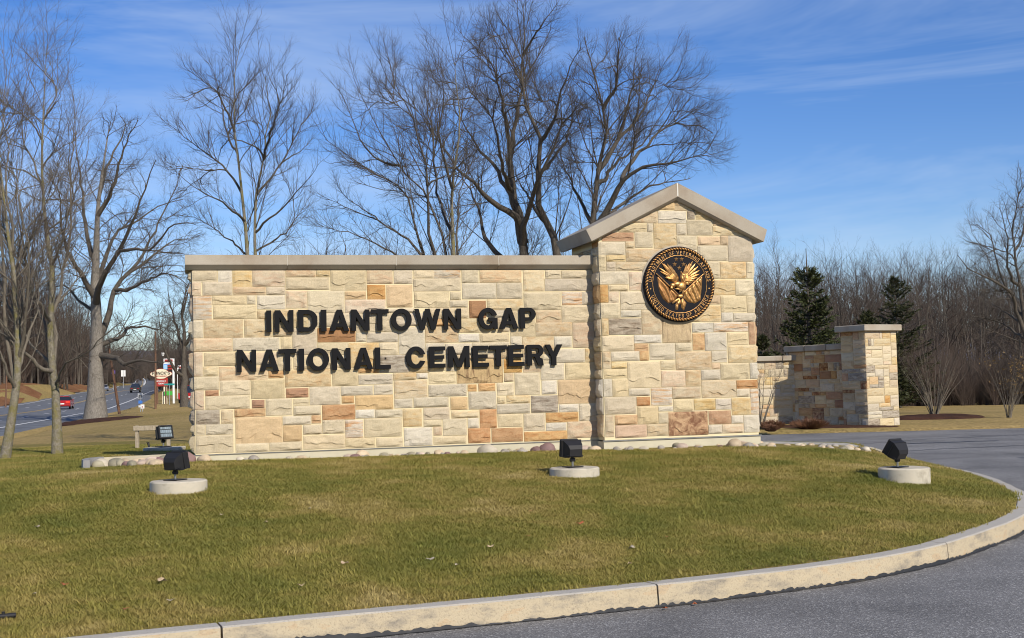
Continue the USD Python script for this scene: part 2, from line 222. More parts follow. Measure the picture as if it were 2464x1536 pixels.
ctrl = []
def C(u, v, D): ctrl.append(at(u, v, D))
for x, y in KPATH[::9]: ctrl.append((x, y, .145))
ctrl += [(-3.5, 13.1, .57), (.68, 15, .50), (4.72, 15.3, .385), (*wl(0, .3, 0)[:2], .66), (*wl(3, .3, 0)[:2], .63), (*wl(5.8, .5, 0)[:2], .605), (*wl(8.3, .5, 0)[:2], .59), (5.4, 20.2, .50), (-7, 12, .50), (-11, 13, .5), (*wl(2, -1.5, 0)[:2], .6), (*wl(7, -2.5, 0)[:2], .55), (0, 25, .35),
         (-30, 20, .2), (-19, 8, .3), (-28, 2, 0), (-25, -20, -.3), (30, -25, 0), (30, 10, 0), (0, -25, -.1), (30, 36, .05), (9, 36, .07), (16, 36, .06), (10, 42, .1), (18, 45, .1), (12, 60, -.1), (25, 70, -.3), (40, 60, -.2), (0, 45, .3), (0, 70, .5), (20, 110, -.8), (60, 110, -.8), (0, 130, 1), (60, 20, 0), (60, -40, 0), (-60, -40, 0), (-100, 60, 2), (-60, 10, .2), (150, 150, 0), (0, 250, 3), (150, 300, 2), (-250, 100, 5), (-300, 400, 12), (0, 500, 6), (300, 0, 0), (0, -300, 0), (-300, -200, 2), (300, 500, 6), (-250, 700, 14), (400, -300, 0)]
for a in ((152, 1095, 22), (20, 1106, 20), (250, 1084, 23), (100, 1050, 38), (232, 1005, 85), (290, 989, 112), (330, 974, 128), (445, 978, 92), (380, 968, 115), (420, 1000, 62), (300, 1030, 48)): C(*a)
for y in (45, 60, 80, 96, 113, 142, 188, 275, 348, 470, 600):
    for off in (3.2, -7, -16.5): ctrl.append(road_pt(float(y), off, -.06))
    if y >= 96: ctrl.append(road_pt(float(y), 9, .25 if y > 130 else .1))
for u, v, D in ((0, 930, 222), (100, 926, 250), (200, 924, 310), (0, 922, 245), (-150, 930, 190), (290, 918, 400)): C(u, v, D)
ctrl = np.array(ctrl); TERR = RBFInterpolator(ctrl[:, :2], ctrl[:, 2], kernel='linear', smoothing=.002, neighbors=40)
def tz(x, y):
    q = np.stack([np.ravel(x), np.ravel(y)], 1).astype(float); return TERR(q).reshape(np.shape(x))
def tz1(x, y): return float(tz(np.array([x]), np.array([y]))[0])
g = np.sinh(np.linspace(-1, 1, 300) * 7.2) ; g = g / g[-1]
gx = -4 + 2600 * g * .9 + np.linspace(-1, 1, 300) * 60; gy = 30 + 2600 * g + np.linspace(-1, 1, 300) * 60
GX, GY = np.meshgrid(gx, gy, indexing='ij'); GZ = tz(GX, GY)
pts = shapely.points(GX, GY); ind = shapely.contains(DRIVE, pts); isl = shapely.contains(ISLAND.buffer(-.9), pts); ring = shapely.contains(ISLAND.buffer(.3), pts)
GZ = np.where(ind, -.08, GZ); GZ = np.where(ring, GZ - .05, GZ); GZ = np.where(isl, GZ - .35, GZ); GZ = np.where(ind & ring & ~isl, -.08, GZ)
for _q in range(2):
    _yy = np.clip(GY, 40, 790); _t = RX(_yy, 1); _o = (GX - RX(_yy)) / np.sqrt(1 + _t * _t); _c = (_o > -17.6) & (_o < 4.0) & (GY > 44) & (GY < 780); GZ = np.where(_c, np.minimum(GZ, RZ(_yy) - .28), GZ)
i, j = np.meshgrid(np.arange(299), np.arange(299), indexing='ij'); k = i * 300 + j
quads = np.stack([k, k + 300, k + 301, k + 1], -1).reshape(-1, 4)
tag(part(None, 'ground', (np.stack([GX, GY, GZ], -1).reshape(-1, 3), quads), FIELDM, smooth=True), 'wide winter lawn of tan and olive turf around the stone walls', 'ground', kind='structure')
from scipy.interpolate import RegularGridInterpolator
_rg = RegularGridInterpolator((gx, gy), GZ, bounds_error=False, fill_value=0.)
def zmesh(x, y): return _rg(np.stack([x, y], -1))
def draped(poly, step, zf, extra=0., name_pts=None):      # triangulated sheet inside a polygon
    x0, y0, x1, y1 = poly.bounds; xs, ys = np.meshgrid(np.arange(x0, x1, step), np.arange(y0, y1, step)); xs = xs.ravel(); ys = ys.ravel()
    keep = shapely.contains(poly.buffer(-step * .4), shapely.points(xs, ys))
    ring = poly.exterior; b = np.array([ring.interpolate(t).coords[0] for t in np.arange(0, ring.length, step * .7)])
    P = np.vstack([np.stack([xs[keep], ys[keep]], 1), b]); t = Delaunay(P).simplices; c = P[t].mean(1)
    t = t[shapely.contains(poly, shapely.points(c[:, 0], c[:, 1]))]
    a = P[t]; ar = np.cross(a[:, 1] - a[:, 0], a[:, 2] - a[:, 0]); t[ar < 0] = t[ar < 0][:, ::-1]
    return np.column_stack([P, zf(P[:, 0], P[:, 1]) + extra]), t
lawn_v, lawn_f = draped(ISLAND, .35, tz)
lawn = tag(part(None, 'lawn', (lawn_v, lawn_f), LAWNM, smooth=True), 'green and straw coloured lawn mound in front of the sign wall', 'lawn', kind='structure')
drv = unary_union([DRIVE.difference(ISLAND.buffer(.05))]); drv = max(getattr(drv, 'geoms', [drv]), key=lambda q: q.area)
dv, df = draped(drv, 1.2, lambda x, y: 0 * x)
drive = tag(part(None, 'entrance_drive', (dv, df), ASPH), 'grey asphalt entrance drive curving round the lawn', 'drive', kind='structure')
# kerb, in sections with joints
TAN = np.gradient(KPATH, axis=0); TAN /= np.linalg.norm(TAN, axis=1, keepdims=True); NRM = np.stack([TAN[:, 1], -TAN[:, 0]], 1)      # outward (to the drive)
def kpt(s, off): 
    p = np.array([np.interp(s, KERB_S, KPATH[:, 0]), np.interp(s, KERB_S, KPATH[:, 1])]); n = np.array([np.interp(s, KERB_S, NRM[:, 0]), np.interp(s, KERB_S, NRM[:, 1])])
    return p + off * n / np.linalg.norm(n)
def s_of(x, y): return KERB_S[np.argmin(((KPATH - [x, y]) ** 2).sum(1))]
kerb = thing('kerb', 'weathered yellowish concrete kerb round the lawn', 'kerb', kind='structure')
j1, j2 = s_of(.93, 9.08), s_of(3.48, 10.8); joints = [0, j1 - 6.1, j1 - 3.05, j1, j2, j2 + 3.05, j2 + 6.1, j2 + 9.2, j2 + 12.3, KERB_S[-1]]
joints = [a for a in joints if 0 <= a <= KERB_S[-1]]
prof = np.array([(0, -.12), (0, .142), (.012, .150), (.165, .152), (.180, .143), (.205, -.12)])
rng = np.random.default_rng(5)
for a, b in zip(joints[:-1], joints[1:]):
    ss = np.linspace(a + .007, b - .007, max(6, int((b - a) / .10))); V = []
    for q in ss:
        w = .004 * np.sin(q * 2.1) + .003 * np.sin(q * 7.3)
        for o, z in prof:
            jit = (meshkit.fbm(np.array([q * 6, o * 30, z * 30]), 3) - .5) * .012 if o > 0 else 0
            p = kpt(q, o + w + jit); V.append((p[0], p[1], z + jit * .6 * (z > 0)))
    n = len(prof); F = []
    for r in range(len(ss) - 1):
        for c in range(n - 1): F.append((r * n + c, r * n + c + 1, (r + 1) * n + c + 1, (r + 1) * n + c))
    F += [(n - 1, n - 2, 1, 0), (n - 2, n - 3, 2, 1)]; e = (len(ss) - 1) * n; F += [(e, e + 1, e + n - 2, e + n - 1), (e + 1, e + 2, e + n - 3, e + n - 2)]
    part(kerb, 'kerb_section', (np.array(V), np.array(F)), KERBM)
# ragged tar seam at the kerb's foot, crack sealer on the far drive
ss = np.linspace(6, KERB_S[-1] - 2, 1500); inn, out = [], []
for q in ss:
    inn.append((*kpt(q, .19), .004)); out.append((*kpt(q, .215 + .035 * meshkit.fbm(np.array([q * 9, 0, 0]), 4) + .02 * (math.sin(q * 1.3) > .2)), .004))
V = np.array(inn + out); n = len(ss); F = np.array([(i, n + i, n + i + 1, i + 1) for i in range(n - 1)])
part(drive, 'tar_seam', (V, F), TAR)
up_ = np.array([(*kpt(q, .2085), max(.003, .004 + .038 * meshkit.fbm(np.array([q * 2.3, 3., 0]), 5) * (.5 + meshkit.noise(np.array([q * .7, 9., 0]))) + .022 * (meshkit.noise(np.array([q * 45, 0., 0])) - .5))) for q in ss]); lo_ = np.array([(*kpt(q, .2105), .0) for q in ss]); part(drive, 'tar_seam', (np.vstack([lo_, up_]), F), TAR)
for i, (pp, w) in enumerate([([(6.9, 25.4), (9, 26.5), (13, 27.5), (18, 28.5), (24, 28.9)], .07), ([(6.8, 28.2), (10, 30.6), (14, 31.8), (22, 32.8)], .06), ([(9.3, 23.1), (10.6, 23.4)], .16), ([(9.2, 19.2), (10.1, 19.5)], .14), ([(9.0, 28.8), (10.6, 29.0), (11.2, 29.0)], .22)]):
    pp = np.array(pp); t = np.r_[0, np.cumsum(np.linalg.norm(np.diff(pp, axis=0), axis=1))]; q = np.linspace(0, t[-1], 60); L = np.stack([np.interp(q, t, pp[:, 0]), np.interp(q, t, pp[:, 1])], 1); L += .12 * (np.stack([meshkit.fbm(np.stack([q * .9, q * 0 + i, q * 0], 1), 3), meshkit.fbm(np.stack([q * .9, q * 0 + i, q * 0 + 9], 1), 3)], 1) - .5)
    T = np.gradient(L, axis=0); T /= np.linalg.norm(T, axis=1, keepdims=True); N = np.stack([-T[:, 1], T[:, 0]], 1); ww = w * .5 * (.5 + meshkit.fbm(np.stack([q * 2, q * 0, q * 0 + i], 1), 3))[:, None]
    V = np.vstack([np.column_stack([L + N * ww, 0 * q + .004]), np.column_stack([L - N * ww, 0 * q + .004])]); F = np.array([(60 + k, 61 + k, k + 1, k) for k in range(59)])
    part(drive, 'sealed_crack', (V, F), TAR)
# highway
YS = np.r_[np.arange(40, 200, 4.), np.arange(200, 800, 15.)]
def strip(ys, o0, o1, dz): 
    a, b = road_pt(ys, o0, dz), road_pt(ys, o1, dz); n = len(ys); return np.vstack([a, b]), np.array([(i, n + i, n + i + 1, i + 1) for i in range(n - 1)])
hv, hf = [], []
offs = np.linspace(-16, 2.6, 7); V = np.vstack([road_pt(YS, o, .03) for o in offs]); n = len(YS)
F = np.array([(c * n + i, (c + 1) * n + i, (c + 1) * n + i + 1, c * n + i + 1) for c in range(6) for i in range(n - 1)])
hwy = tag(part(None, 'highway', (V, F), HWY), 'four lane highway passing behind the trees on the left', 'road', kind='structure')
for o0, o1 in ((2.6, 5.2), (-19.5, -16.)):
    a_, b_ = road_pt(YS, o0, .03 if o0 > 0 else -.75), road_pt(YS, o1, -.75 if o0 > 0 else .03); part(hwy, 'verge', (np.vstack([a_, b_]), np.array([(i, n + i, n + i + 1, i + 1) for i in range(n - 1)])), FIELDM)
part(hwy, 'edge_line', strip(YS, -.12, .12, .045), LINEW); part(hwy, 'edge_line', strip(YS, -14.7, -14.48, .045), LINEW)
part(hwy, 'centre_line', strip(YS, -7.42, -7.28, .045), LINEY); part(hwy, 'centre_line', strip(YS, -7.12, -6.98, .045), LINEY)
for off in (-3.6, -10.9):
    for y0 in np.arange(44, 330, 12.2): part(hwy, 'lane_dash', strip(np.linspace(y0 + (3 if off < -5 else 0), y0 + 3.4 + (3 if off < -5 else 0), 4), off - .09, off + .09, .045), LINEW)
# brown bank beyond the highway, mulch beds
bank = Polygon([tuple(road_pt(y, -16.6)[:2]) for y in np.arange(120, 420, 10.)] + [tuple(road_pt(y, -60)[:2]) for y in np.arange(410, 110, -20.)])
tag(part(None, 'leaf_covered_bank', draped(bank, 4., zmesh, .22), LEAFM, smooth=True), 'bank of red brown fallen leaves beyond the highway', 'bank', kind='structure')
def bed(name, label, cx, cy, rx, ry, h, rot=0):
    a = np.linspace(0, 2 * np.pi, 40)[:-1]; rr = 1 + .12 * (meshkit.fbm(np.stack([np.cos(a) * 2 + cx, np.sin(a) * 2, 0 * a], 1), 2) - .5)
    P = np.stack([cx + rx * rr * np.cos(a) * math.cos(rot) - ry * rr * np.sin(a) * math.sin(rot), cy + rx * rr * np.cos(a) * math.sin(rot) + ry * rr * np.sin(a) * math.cos(rot)], 1); poly = Polygon(P)
    bnd = poly.exterior
    def zf(x, y): dd = np.array([bnd.distance(Point(a, b)) for a, b in zip(x, y)]); return tz(x, y) - .02 + h * np.sqrt(np.clip(dd / min(rx, ry), 0, 1)) + .04 * meshkit.fbm(np.stack([x * 5, y * 5, 0 * x], 1), 3) * (dd > .05)
    return tag(part(None, name, draped(poly, min(rx, ry) / 6, zf), MULCH, smooth=40), label, 'mulch bed', kind='structure')
MAIN = """-1,237,33,253,C 34,237,53,253,W 54,230,80,253,t 81,231,126,253,P -1,219,11,237,P 13,219,53,237,L 54,219,99,230,P 100,219,126,230,L 0,185,25,218,S 26,206,72,218,C 73,206,85,218,G 87,199,126,218,W 27,186,86,205,C 87,185,107,197,T 0,160,13,184,G 14,159,67,185,T 69,159,107,185,Y 108,160,134,172,T 108,173,157,198,Y 158,173,224,192,C 225,165,278,191,G 269,192,309,198,L 279,173,329,191,L 331,183,390,198,C 330,172,372,182,O 372,162,432,182,Y 325,148,373,171,T 391,183,416,208,R 418,194,472,210,Y 419,183,452,194,G 433,162,451,182,T 452,155,490,193,C 492,175,531,193,P 474,194,531,220,C 474,222,506,253,Y 508,241,532,253,G 533,241,584,252,G 507,222,584,240,L 533,201,564,220,S 564,201,584,220,G 532,175,585,200,C 491,155,547,175,t 548,137,584,174,P 452,138,469,155,G 470,129,518,154,T 519,138,546,154,W 498,115,514,128,G 518,115,566,135,W 567,115,585,135,Y 436,123,468,137,T 441,102,468,122,O 470,102,497,129,T 281,234,308,253,L 242,234,279,253,P 310,242,340,253,C 340,241,379,253,S 309,223,379,241,C 310,199,361,222,C 363,210,379,221,C 362,199,389,209,C 381,235,406,253,G 408,235,471,253,P 381,211,432,234,G 433,211,472,234,G 242,211,268,232,O 270,200,307,232,o 127,244,169,253,P 170,244,189,253,Y 127,226,188,243,C 190,225,241,253,C 127,200,156,224,P 157,193,209,224,C 210,212,240,223,o 210,192,268,211,P 170,151,224,171,R 135,134,169,171,L 119,142,134,159,C 225,151,239,164,G 240,150,285,164,G 170,133,213,150,C 214,115,257,149,t 258,132,285,149,C 258,106,300,131,B 227,106,256,113,O 301,105,329,131,t 286,132,324,171,G 325,131,353,147,G 354,130,394,146,L 395,129,450,147,C 330,107,353,130,C 354,106,368,129,G 370,123,434,129,T 370,88,439,122,v 406,147,450,160,C 374,148,405,160,W 0,141,52,159,P 53,141,117,159,D 0,107,12,140,P 14,121,61,139,C 62,121,113,138,P 114,113,134,137,C 34,100,100,119,P 101,102,122,112,O 136,114,190,133,C 191,115,212,132,C 13,107,33,120,Y 0,88,34,106,G 35,80,76,100,C 77,74,123,100,y 124,89,188,113,T 15,79,33,87,R 1,61,13,87,P 15,61,75,79,C 78,61,95,72,R 97,50,133,73,C 125,74,156,87,R 190,89,226,114,C 227,90,276,104,G 158,63,201,88,G 202,75,247,88,G 249,75,276,89,G 203,64,220,74,O 222,54,276,74,o 135,63,157,72,C 135,49,173,62,G 175,41,221,62,r 222,42,249,54,W 250,42,289,53,G 2,40,34,60,B 36,41,52,59,T 54,49,96,60,O 55,12,119,48,u 2,26,14,40,C 15,26,52,40,G 2,1,52,25,C 120,36,159,48,G 160,37,173,48,O 120,13,146,35,o 148,22,174,35,G 175,22,206,41,D 207,15,232,40,S 234,15,288,41,C 55,-1,100,12,C 101,-1,146,12,C 148,1,206,20,C 207,0,249,14,C 251,-1,289,13,C 277,95,310,105,Y 311,96,327,104,W 278,69,326,94,t 329,89,368,105,C 328,70,384,87,D 386,76,399,86,O 402,76,427,87,O 278,55,304,68,G 306,55,357,69,G 360,50,385,68,o 387,50,428,75,G 290,28,317,53,t 320,37,358,54,L 361,38,401,48,Y 403,22,428,49,r 320,27,346,36,C 348,13,383,37,C 385,23,401,37,W 291,0,332,26,W 334,14,346,26,P 334,1,382,12,C 385,1,418,22,r 420,1,467,21,r 497,90,533,114,G 535,90,585,114,C 441,89,455,101,T 457,69,495,101,G 498,69,521,89,W 523,54,585,89,u 430,69,455,87,C 430,57,442,67,Y 444,57,479,68,Y 429,42,479,56,G 481,42,522,67,B 524,42,554,53,W 555,28,585,53,G 430,23,467,41,C 469,16,501,41,C 503,27,553,41,O 503,15,534,26,W 536,3,585,27,P 469,0,535,14,O"""
PILLAR = """679,341,705,357,o 705,340,727,357,T 634,321,677,339,T 678,321,723,339,W 725,327,737,340,B 739,326,761,342,Y 615,307,659,319,C 660,307,669,320,G 670,283,706,320,t 707,303,723,320,G 724,303,765,326,G 767,317,786,327,o 766,303,809,317,Y 588,293,638,306,r 640,284,668,307,G 707,281,739,302,G 741,288,777,301,o 778,288,790,302,o 790,263,830,302,L 582,272,624,292,G 625,283,639,293,Y 625,263,706,282,t 740,264,789,287,G 582,248,593,272,C 594,263,624,272,Y 594,249,608,262,L 609,249,684,262,Y 583,229,628,248,G 629,220,675,247,P 747,237,775,263,C 776,237,818,262,t 819,237,830,262,C 583,202,595,228,O 596,219,627,228,C 596,201,612,218,P 614,191,669,218,G 583,179,613,201,C 614,180,646,190,W 647,154,678,190,T 584,153,594,178,T 595,154,646,178,B 584,130,633,152,C 634,141,677,153,W 679,141,725,177,v 634,129,656,140,O 642,115,656,129,O 658,116,698,140,G 584,104,596,129,T 597,115,641,129,G 764,212,799,235,t 800,211,830,235,C 751,198,774,211,o 775,186,817,210,C 818,185,830,210,C 727,172,774,196,t 775,171,794,185,W 795,171,830,184,G 727,156,761,170,W 762,156,818,170,S 819,136,829,170,r 727,129,746,154,O 747,128,782,155,W 784,136,817,154,C 784,109,830,135,Y 699,128,725,140,G 699,100,756,127,t 757,110,782,127,G 597,104,621,114,Y 585,90,621,103,y 622,75,674,113,C 675,101,698,114,Y 675,75,713,99,P 714,75,738,99,T 584,63,597,89,W 598,63,622,88,C 623,63,656,74,G 585,37,634,62,L 635,48,656,61,r 658,48,691,74,S 636,21,668,47,y 669,39,692,46,W 669,21,684,37,G 585,4,598,36,T 600,21,635,35,O 600,2,649,20,p 650,3,683,20,t 684,2,747,37,X 692,57,737,74,T 693,38,725,56,C 739,57,795,83,t 739,84,770,99,G 757,100,770,109,o 771,84,818,108,C 819,84,831,108,W 796,69,830,82,r 796,57,817,69,G 818,30,831,68,S 726,39,760,55,Y 761,39,786,55,L 787,30,818,55,t 749,17,785,37,r 786,17,805,29,W 806,3,831,29,W 748,3,770,16,G 771,3,805,16,P"""

# ------------------------------------------------------------------ stone walls
def rock(u0, v0, u1, v1, seed, amp=1., clip=None, depth=.05, res=1.):
    """One rock faced stone: x along the wall, y into it, z up; its arris lies at y = 0 and the broken face stands proud."""
    rg = np.random.default_rng(seed); w, h = u1 - u0, v1 - v0
    nx = int(np.clip(w / (.034 * res), 4, 22)); nl = 3; nh = int(np.clip(h / (.034 * res), 3, 8))
    a = np.linspace(0, 1, nx + 1); X = u0 + w * a
    yl = h * (.26 + .10 * rg.random()) + h * .52 * (meshkit.fbm(np.stack([X * 7 + seed * 3.1, 0 * X, 0 * X], 1), 4) - .5); yl = np.clip(yl, .13 * h, .6 * h)
    strong = 1. if rg.random() < .62 else .35
    rows = [yl[None] * np.linspace(0, .94, nl)[:, None], (yl + .006)[None] + (h - yl - .006)[None] * np.linspace(0, 1, nh + 1)[:, None]]
    Y = np.vstack(rows); ny = len(Y) - 1; U = np.broadcast_to(X, Y.shape)
    e = np.minimum(np.minimum(U - u0, u1 - U), np.minimum(Y, h - Y)); rise = sm(-.004, .017, e)
    up = np.r_[np.zeros(nl), np.ones(nh + 1)][:, None]; t = np.clip((Y - yl) / np.maximum(h - yl, .01), 0, 1)
    f = meshkit.fbm(np.stack([U * 9 + seed, Y * 13, 0 * U + seed * .7], -1), 4) - .5; f2 = meshkit.fbm(np.stack([U * 3.5 + seed, Y * 5, 0 * U + seed * 1.7], -1), 2) - .5
    st = strong * sm(.38, .62, meshkit.fbm(np.stack([X * 6 + seed * 1.3, 0 * X + 5, 0 * X + seed], 1), 2))[None]; low = sm(0, 1, np.clip(Y / np.maximum(yl, .01), 0, 1))
    W = rise * amp * (np.where(up > 0, .019 - .007 * t, .019 - .015 * st - .006 * (1 - low)) + .036 * f + .026 * f2) + .002
    W = np.maximum(W, -.002 + 0 * W)
    V = np.stack([U, -W, v0 + Y], -1).reshape(-1, 3)
    i, j = np.meshgrid(np.arange(ny), np.arange(nx), indexing='ij'); k = i * (nx + 1) + j
    F = np.stack([k, k + 1, k + nx + 2, k + nx + 1], -1).reshape(-1, 4)
    idx = np.arange((ny + 1) * (nx + 1)).reshape(ny + 1, nx + 1)
    ring = np.r_[idx[0], idx[1:, -1], idx[-1, -2::-1], idx[-2:0:-1, 0]]; B = V[ring].copy(); B[:, 1] = depth; n0 = len(V); m = len(ring); r = np.arange(m)
    S = np.stack([n0 + r, n0 + (r + 1) % m, ring[(r + 1) % m], ring[r]], -1)
    V = np.vstack([V, B]); F = np.vstack([F, S]); T = np.vstack([F[:, :3], F[:, [0, 2, 3]]])
    mesh = trimesh.Trimesh(V, T, process=False)
    if clip is not None:
        for o, nrm in clip: mesh = trimesh.intersections.slice_mesh_plane(mesh, np.array(nrm, float), np.array(o, float), cap=False)
    return mesh
def onside(mesh, side, u, ext=0.):     # turn a stone built in the front plane to face -x (left) or +x (right); its x becomes depth
    v = mesh.vertices.copy(); f = mesh.faces
    if side < 0: return trimesh.Trimesh(np.stack([u + v[:, 1], v[:, 0], v[:, 2]], 1), f[:, ::-1], process=False)
    return trimesh.Trimesh(np.stack([u - v[:, 1], v[:, 0], v[:, 2]], 1), f, process=False)
def parse(s): return [(int(a) / 100, int(b) / 100, int(c) / 100, int(d) / 100, k) for a, b, c, d, k in (q.split(',') for q in s.split())]
def ashlar(w, h, rg, unit=.085, kinds='CCCGGWPPLTtYOorSBC'):
    """A random coursed layout of rectangles, for the faces the photograph shows small."""
    nx, ny = max(3, round(w / unit)), max(3, round(h / unit)); grid = -np.ones((ny, nx), int); out = []
    for y in range(ny):
        for x in range(nx):
            if grid[y, x] >= 0: continue
            run = 1
            while x + run < nx and grid[y, x + run] < 0: run += 1
            ww = min(run, int(rg.choice([1, 2, 3, 4, 4, 5, 6]))); hh = min(ny - y, int(rg.choice([1, 1, 1, 2, 2, 2])))
            if run - ww == 1: ww = run
            grid[y:y + hh, x:x + ww] = 1; out.append((x * w / nx, y * h / ny, (x + ww) * w / nx, (y + hh) * h / ny, rg.choice(list(kinds))))
    return out
sign = thing('sign_wall', 'long low sandstone sign wall with black raised lettering', 'wall', WO, YAW)
LEN, TOPV, THK = 5.86, 2.545, .62
part(sign, 'mortar_core', box(.008, LEN + .3, .007, THK, -.01, TOPV - .01), MORTAR)
part(sign, 'foundation', box(-.005, LEN + .02, -.008, THK + .01, -.5, -.022), FOUND)
part(sign, 'flashing', box(-.015, LEN, -.022, .012, -.020, -.011), FLASH)
rg = np.random.default_rng(11)
for i, (a, b, c, d, k) in enumerate(parse(MAIN)):
    d = min(d, TOPV - .012); b = max(b, .004); part(sign, 'stone', rock(a, b, c, d, i), SM[k])
    if a < .06: part(sign, 'stone', onside(rock(.03, b, .30 + .2 * rg.random(), d, i + 900, 2.6), -1, -.005), SM[k])
v = 0.004
while v < TOPV - .1:
    hh = min(rg.choice([.14, .2, .28]), TOPV - .012 - v); part(sign, 'stone', onside(rock(.52, v, THK, v + hh - .012, int(v * 999), 1.6), -1, -.005), SM[rg.choice(list('CGTP'))]); v += hh
CAPP = [(-.105, .062), (-.105, .195), (0., .215)]
def cap_run(parent, x0, x1, thk, z, ov=.105, h0=.062, h1=.197, crown=.03, cuts=(), endov=.105):
    P = Polygon([(0.0 - .0, z), (-ov, z + h0), (-ov, z + h1), (thk / 2, z + h1 + crown), (thk + ov, z + h1), (thk + ov, z + h0), (thk, z)])
    xs = [x0] + list(cuts) + [x1]
    for i, (a, b) in enumerate(zip(xs[:-1], xs[1:])):
        m = trimesh.creation.extrude_polygon(P, b - a - .006, engine='earcut'); q = m.vertices; m = trimesh.Trimesh(np.stack([a + .003 + q[:, 2], q[:, 0], q[:, 1]], 1), m.faces, process=False); m.fix_normals()
        part(parent, 'cap_stone', m, CAPM)
        if i: part(parent, 'cap_joint', box(a - .0032, a + .0032, -ov + .004, thk + ov - .004, z + h0 - .01, z + h1 - .006), JOINT)
JOINT = plain('pale_joint', (.58, .56, .50), .9)
cap_run(sign, -.105, 5.852, THK, TOPV - .003, cuts=(1.288, 2.83, 4.348))
# letters
def ring(cx, cy, rx, ry, t, n=40):
    a = np.linspace(0, 2 * np.pi, n + 1)[:-1]; o = Polygon(np.stack([cx + rx * np.cos(a), cy + ry * np.sin(a)], 1)); i = Polygon(np.stack([cx + (rx - t) * np.cos(a), cy + (ry - t * .86) * np.sin(a)], 1)); return o.difference(i)
def glyph(c, w, h):
    s = .235 * h; q = .19 * h; B = lambda x0, y0, x1, y1: sbox(x0, y0, x1, y1); U = unary_union
    if c == 'I': return B(0, 0, w, h)
    if c == 'N': return U([B(0, 0, .88 * s, h), B(w - .88 * s, 0, w, h), Polygon([(0, h), (1.02 * s, h), (w, 0), (w - 1.02 * s, 0)])])
    if c == 'D': o = U([B(0, 0, w * .55, h), B(w * .3, 0, w, h).intersection(shapely.affinity.scale(Point(w - h * .47, h / 2).buffer(h * .5, 32), .94, 1.0, origin=(w, h / 2))).union(B(w * .3, 0, w * .56, h))]); i = shapely.affinity.scale(o, (w - 2 * s) / w, (h - 2 * q) / h, origin=(w / 2, h / 2)); return o.difference(i)
    if c == 'A': o = Polygon([(0, 0), (w / 2 - .5 * s, h), (w / 2 + .5 * s, h), (w, 0), (w - s * 1.02, 0), (w - s * 1.02 - .07 * w, .2 * h), (s * 1.02 + .07 * w, .2 * h), (s * 1.02, 0)]); return o.difference(Polygon([(w / 2, h * .76), (w / 2 - .095 * w, .37 * h), (w / 2 + .095 * w, .37 * h)]))
    if c == 'T': return U([B(0, h - q * 1.05, w, h), B(w / 2 - s / 2, 0, w / 2 + s / 2, h)])
    if c == 'O': return ring(w / 2, h / 2, w / 2, h * .52, s)
    if c == 'L': return U([B(0, 0, s, h), B(0, 0, w, q)])
    if c == 'E': return U([B(0, 0, s, h), B(0, 0, w, q), B(0, h - q, w * .98, h), B(0, h / 2 - q * .46, w * .93, h / 2 + q * .46)])
    if c == 'W': p = lambda x0, x1: Polygon([(x0 - .41 * s, h), (x0 + .45 * s, h), (x1 + .42 * s, 0), (x1 - .42 * s, 0)]); return U([p(.42 * s, w * .29), p(w / 2, w * .29), p(w / 2, w * .71), p(w - .45 * s, w * .71)]).intersection(B(0, 0, w, h))
    if c == 'M': return U([B(0, 0, .85 * s, h), B(w - .85 * s, 0, w, h), Polygon([(0, h), (.98 * s, h), (w / 2 + .46 * s, 0), (w / 2 - .46 * s, 0)]), Polygon([(w, h), (w - .98 * s, h), (w / 2 - .46 * s, 0), (w / 2 + .46 * s, 0)])])
    if c == 'P' or c == 'R':
        y0 = .38 * h if c == 'P' else .42 * h; hh = h - y0; o = U([B(0, y0, w - hh / 2, h), Point(w - hh / 2, y0 + hh / 2).buffer(hh / 2, 24)]); i = U([B(s, y0 + q * .85, w - hh / 2, h - q * .9), shapely.affinity.scale(Point(w - hh / 2, y0 + hh / 2).buffer(1, 16), hh / 2 - s * .95, hh / 2 - q * .88)]).intersection(B(s, 0, w, h))
        g = U([o.difference(i), B(0, 0, s, h)])
        return g if c == 'P' else U([g, Polygon([(w * .42, y0 + q * .5), (w * .42 + s, y0 + q * .5), (w * 1.0, 0), (w - s * 1.12, 0)]), B(w - s * 1.0, 0, w, .0) if False else Polygon([(w - s * 1.12, 0), (w, 0), (w * .93, y0 * .8), (w * .5, y0)])])
    if c == 'Y': return U([Polygon([(0, h), (1.08 * s, h), (w / 2 + .42 * s, .36 * h), (w / 2 - .5 * s, .40 * h)]), Polygon([(w, h), (w - 1.08 * s, h), (w / 2 - .42 * s, .36 * h), (w / 2 + .5 * s, .40 * h)]), B(w / 2 - s / 2, 0, w / 2 + s / 2, .43 * h)])
    if c in 'CG':
        o = ring(w / 2, h / 2, w / 2, h * .52, s); cut = Polygon([(w * .60, h * .38), (w * 1.1, h * .30), (w * 1.1, h * .66), (w * .60, h * .60)]) if c == 'C' else Polygon([(w * .55, h * .53), (w * 1.1, h * .53), (w * 1.1, h * .67), (w * .55, h * .62)])
        o = o.difference(cut)
        return o if c == 'C' else U([o, B(w * .52, h * .37, w, h * .53), B(w * .80, 0.0, w, h * .53)])
ORD = ['first', 'second', 'third', 'fourth', 'fifth', 'sixth', 'seventh', 'eighth', 'ninth', 'tenth']
L1 = [('I', .989, 1.058), ('N', 1.106, 1.364), ('D', 1.43, 1.695), ('I', 1.746, 1.824), ('A', 1.87, 2.143), ('N', 2.176, 2.434), ('T', 2.456, 2.71), ('O', 2.745, 3.043), ('W', 3.084, 3.466), ('N', 3.513, 3.77), ('G', 4.03, 4.314), ('A', 4.345, 4.627), ('P', 4.656, 4.893)]
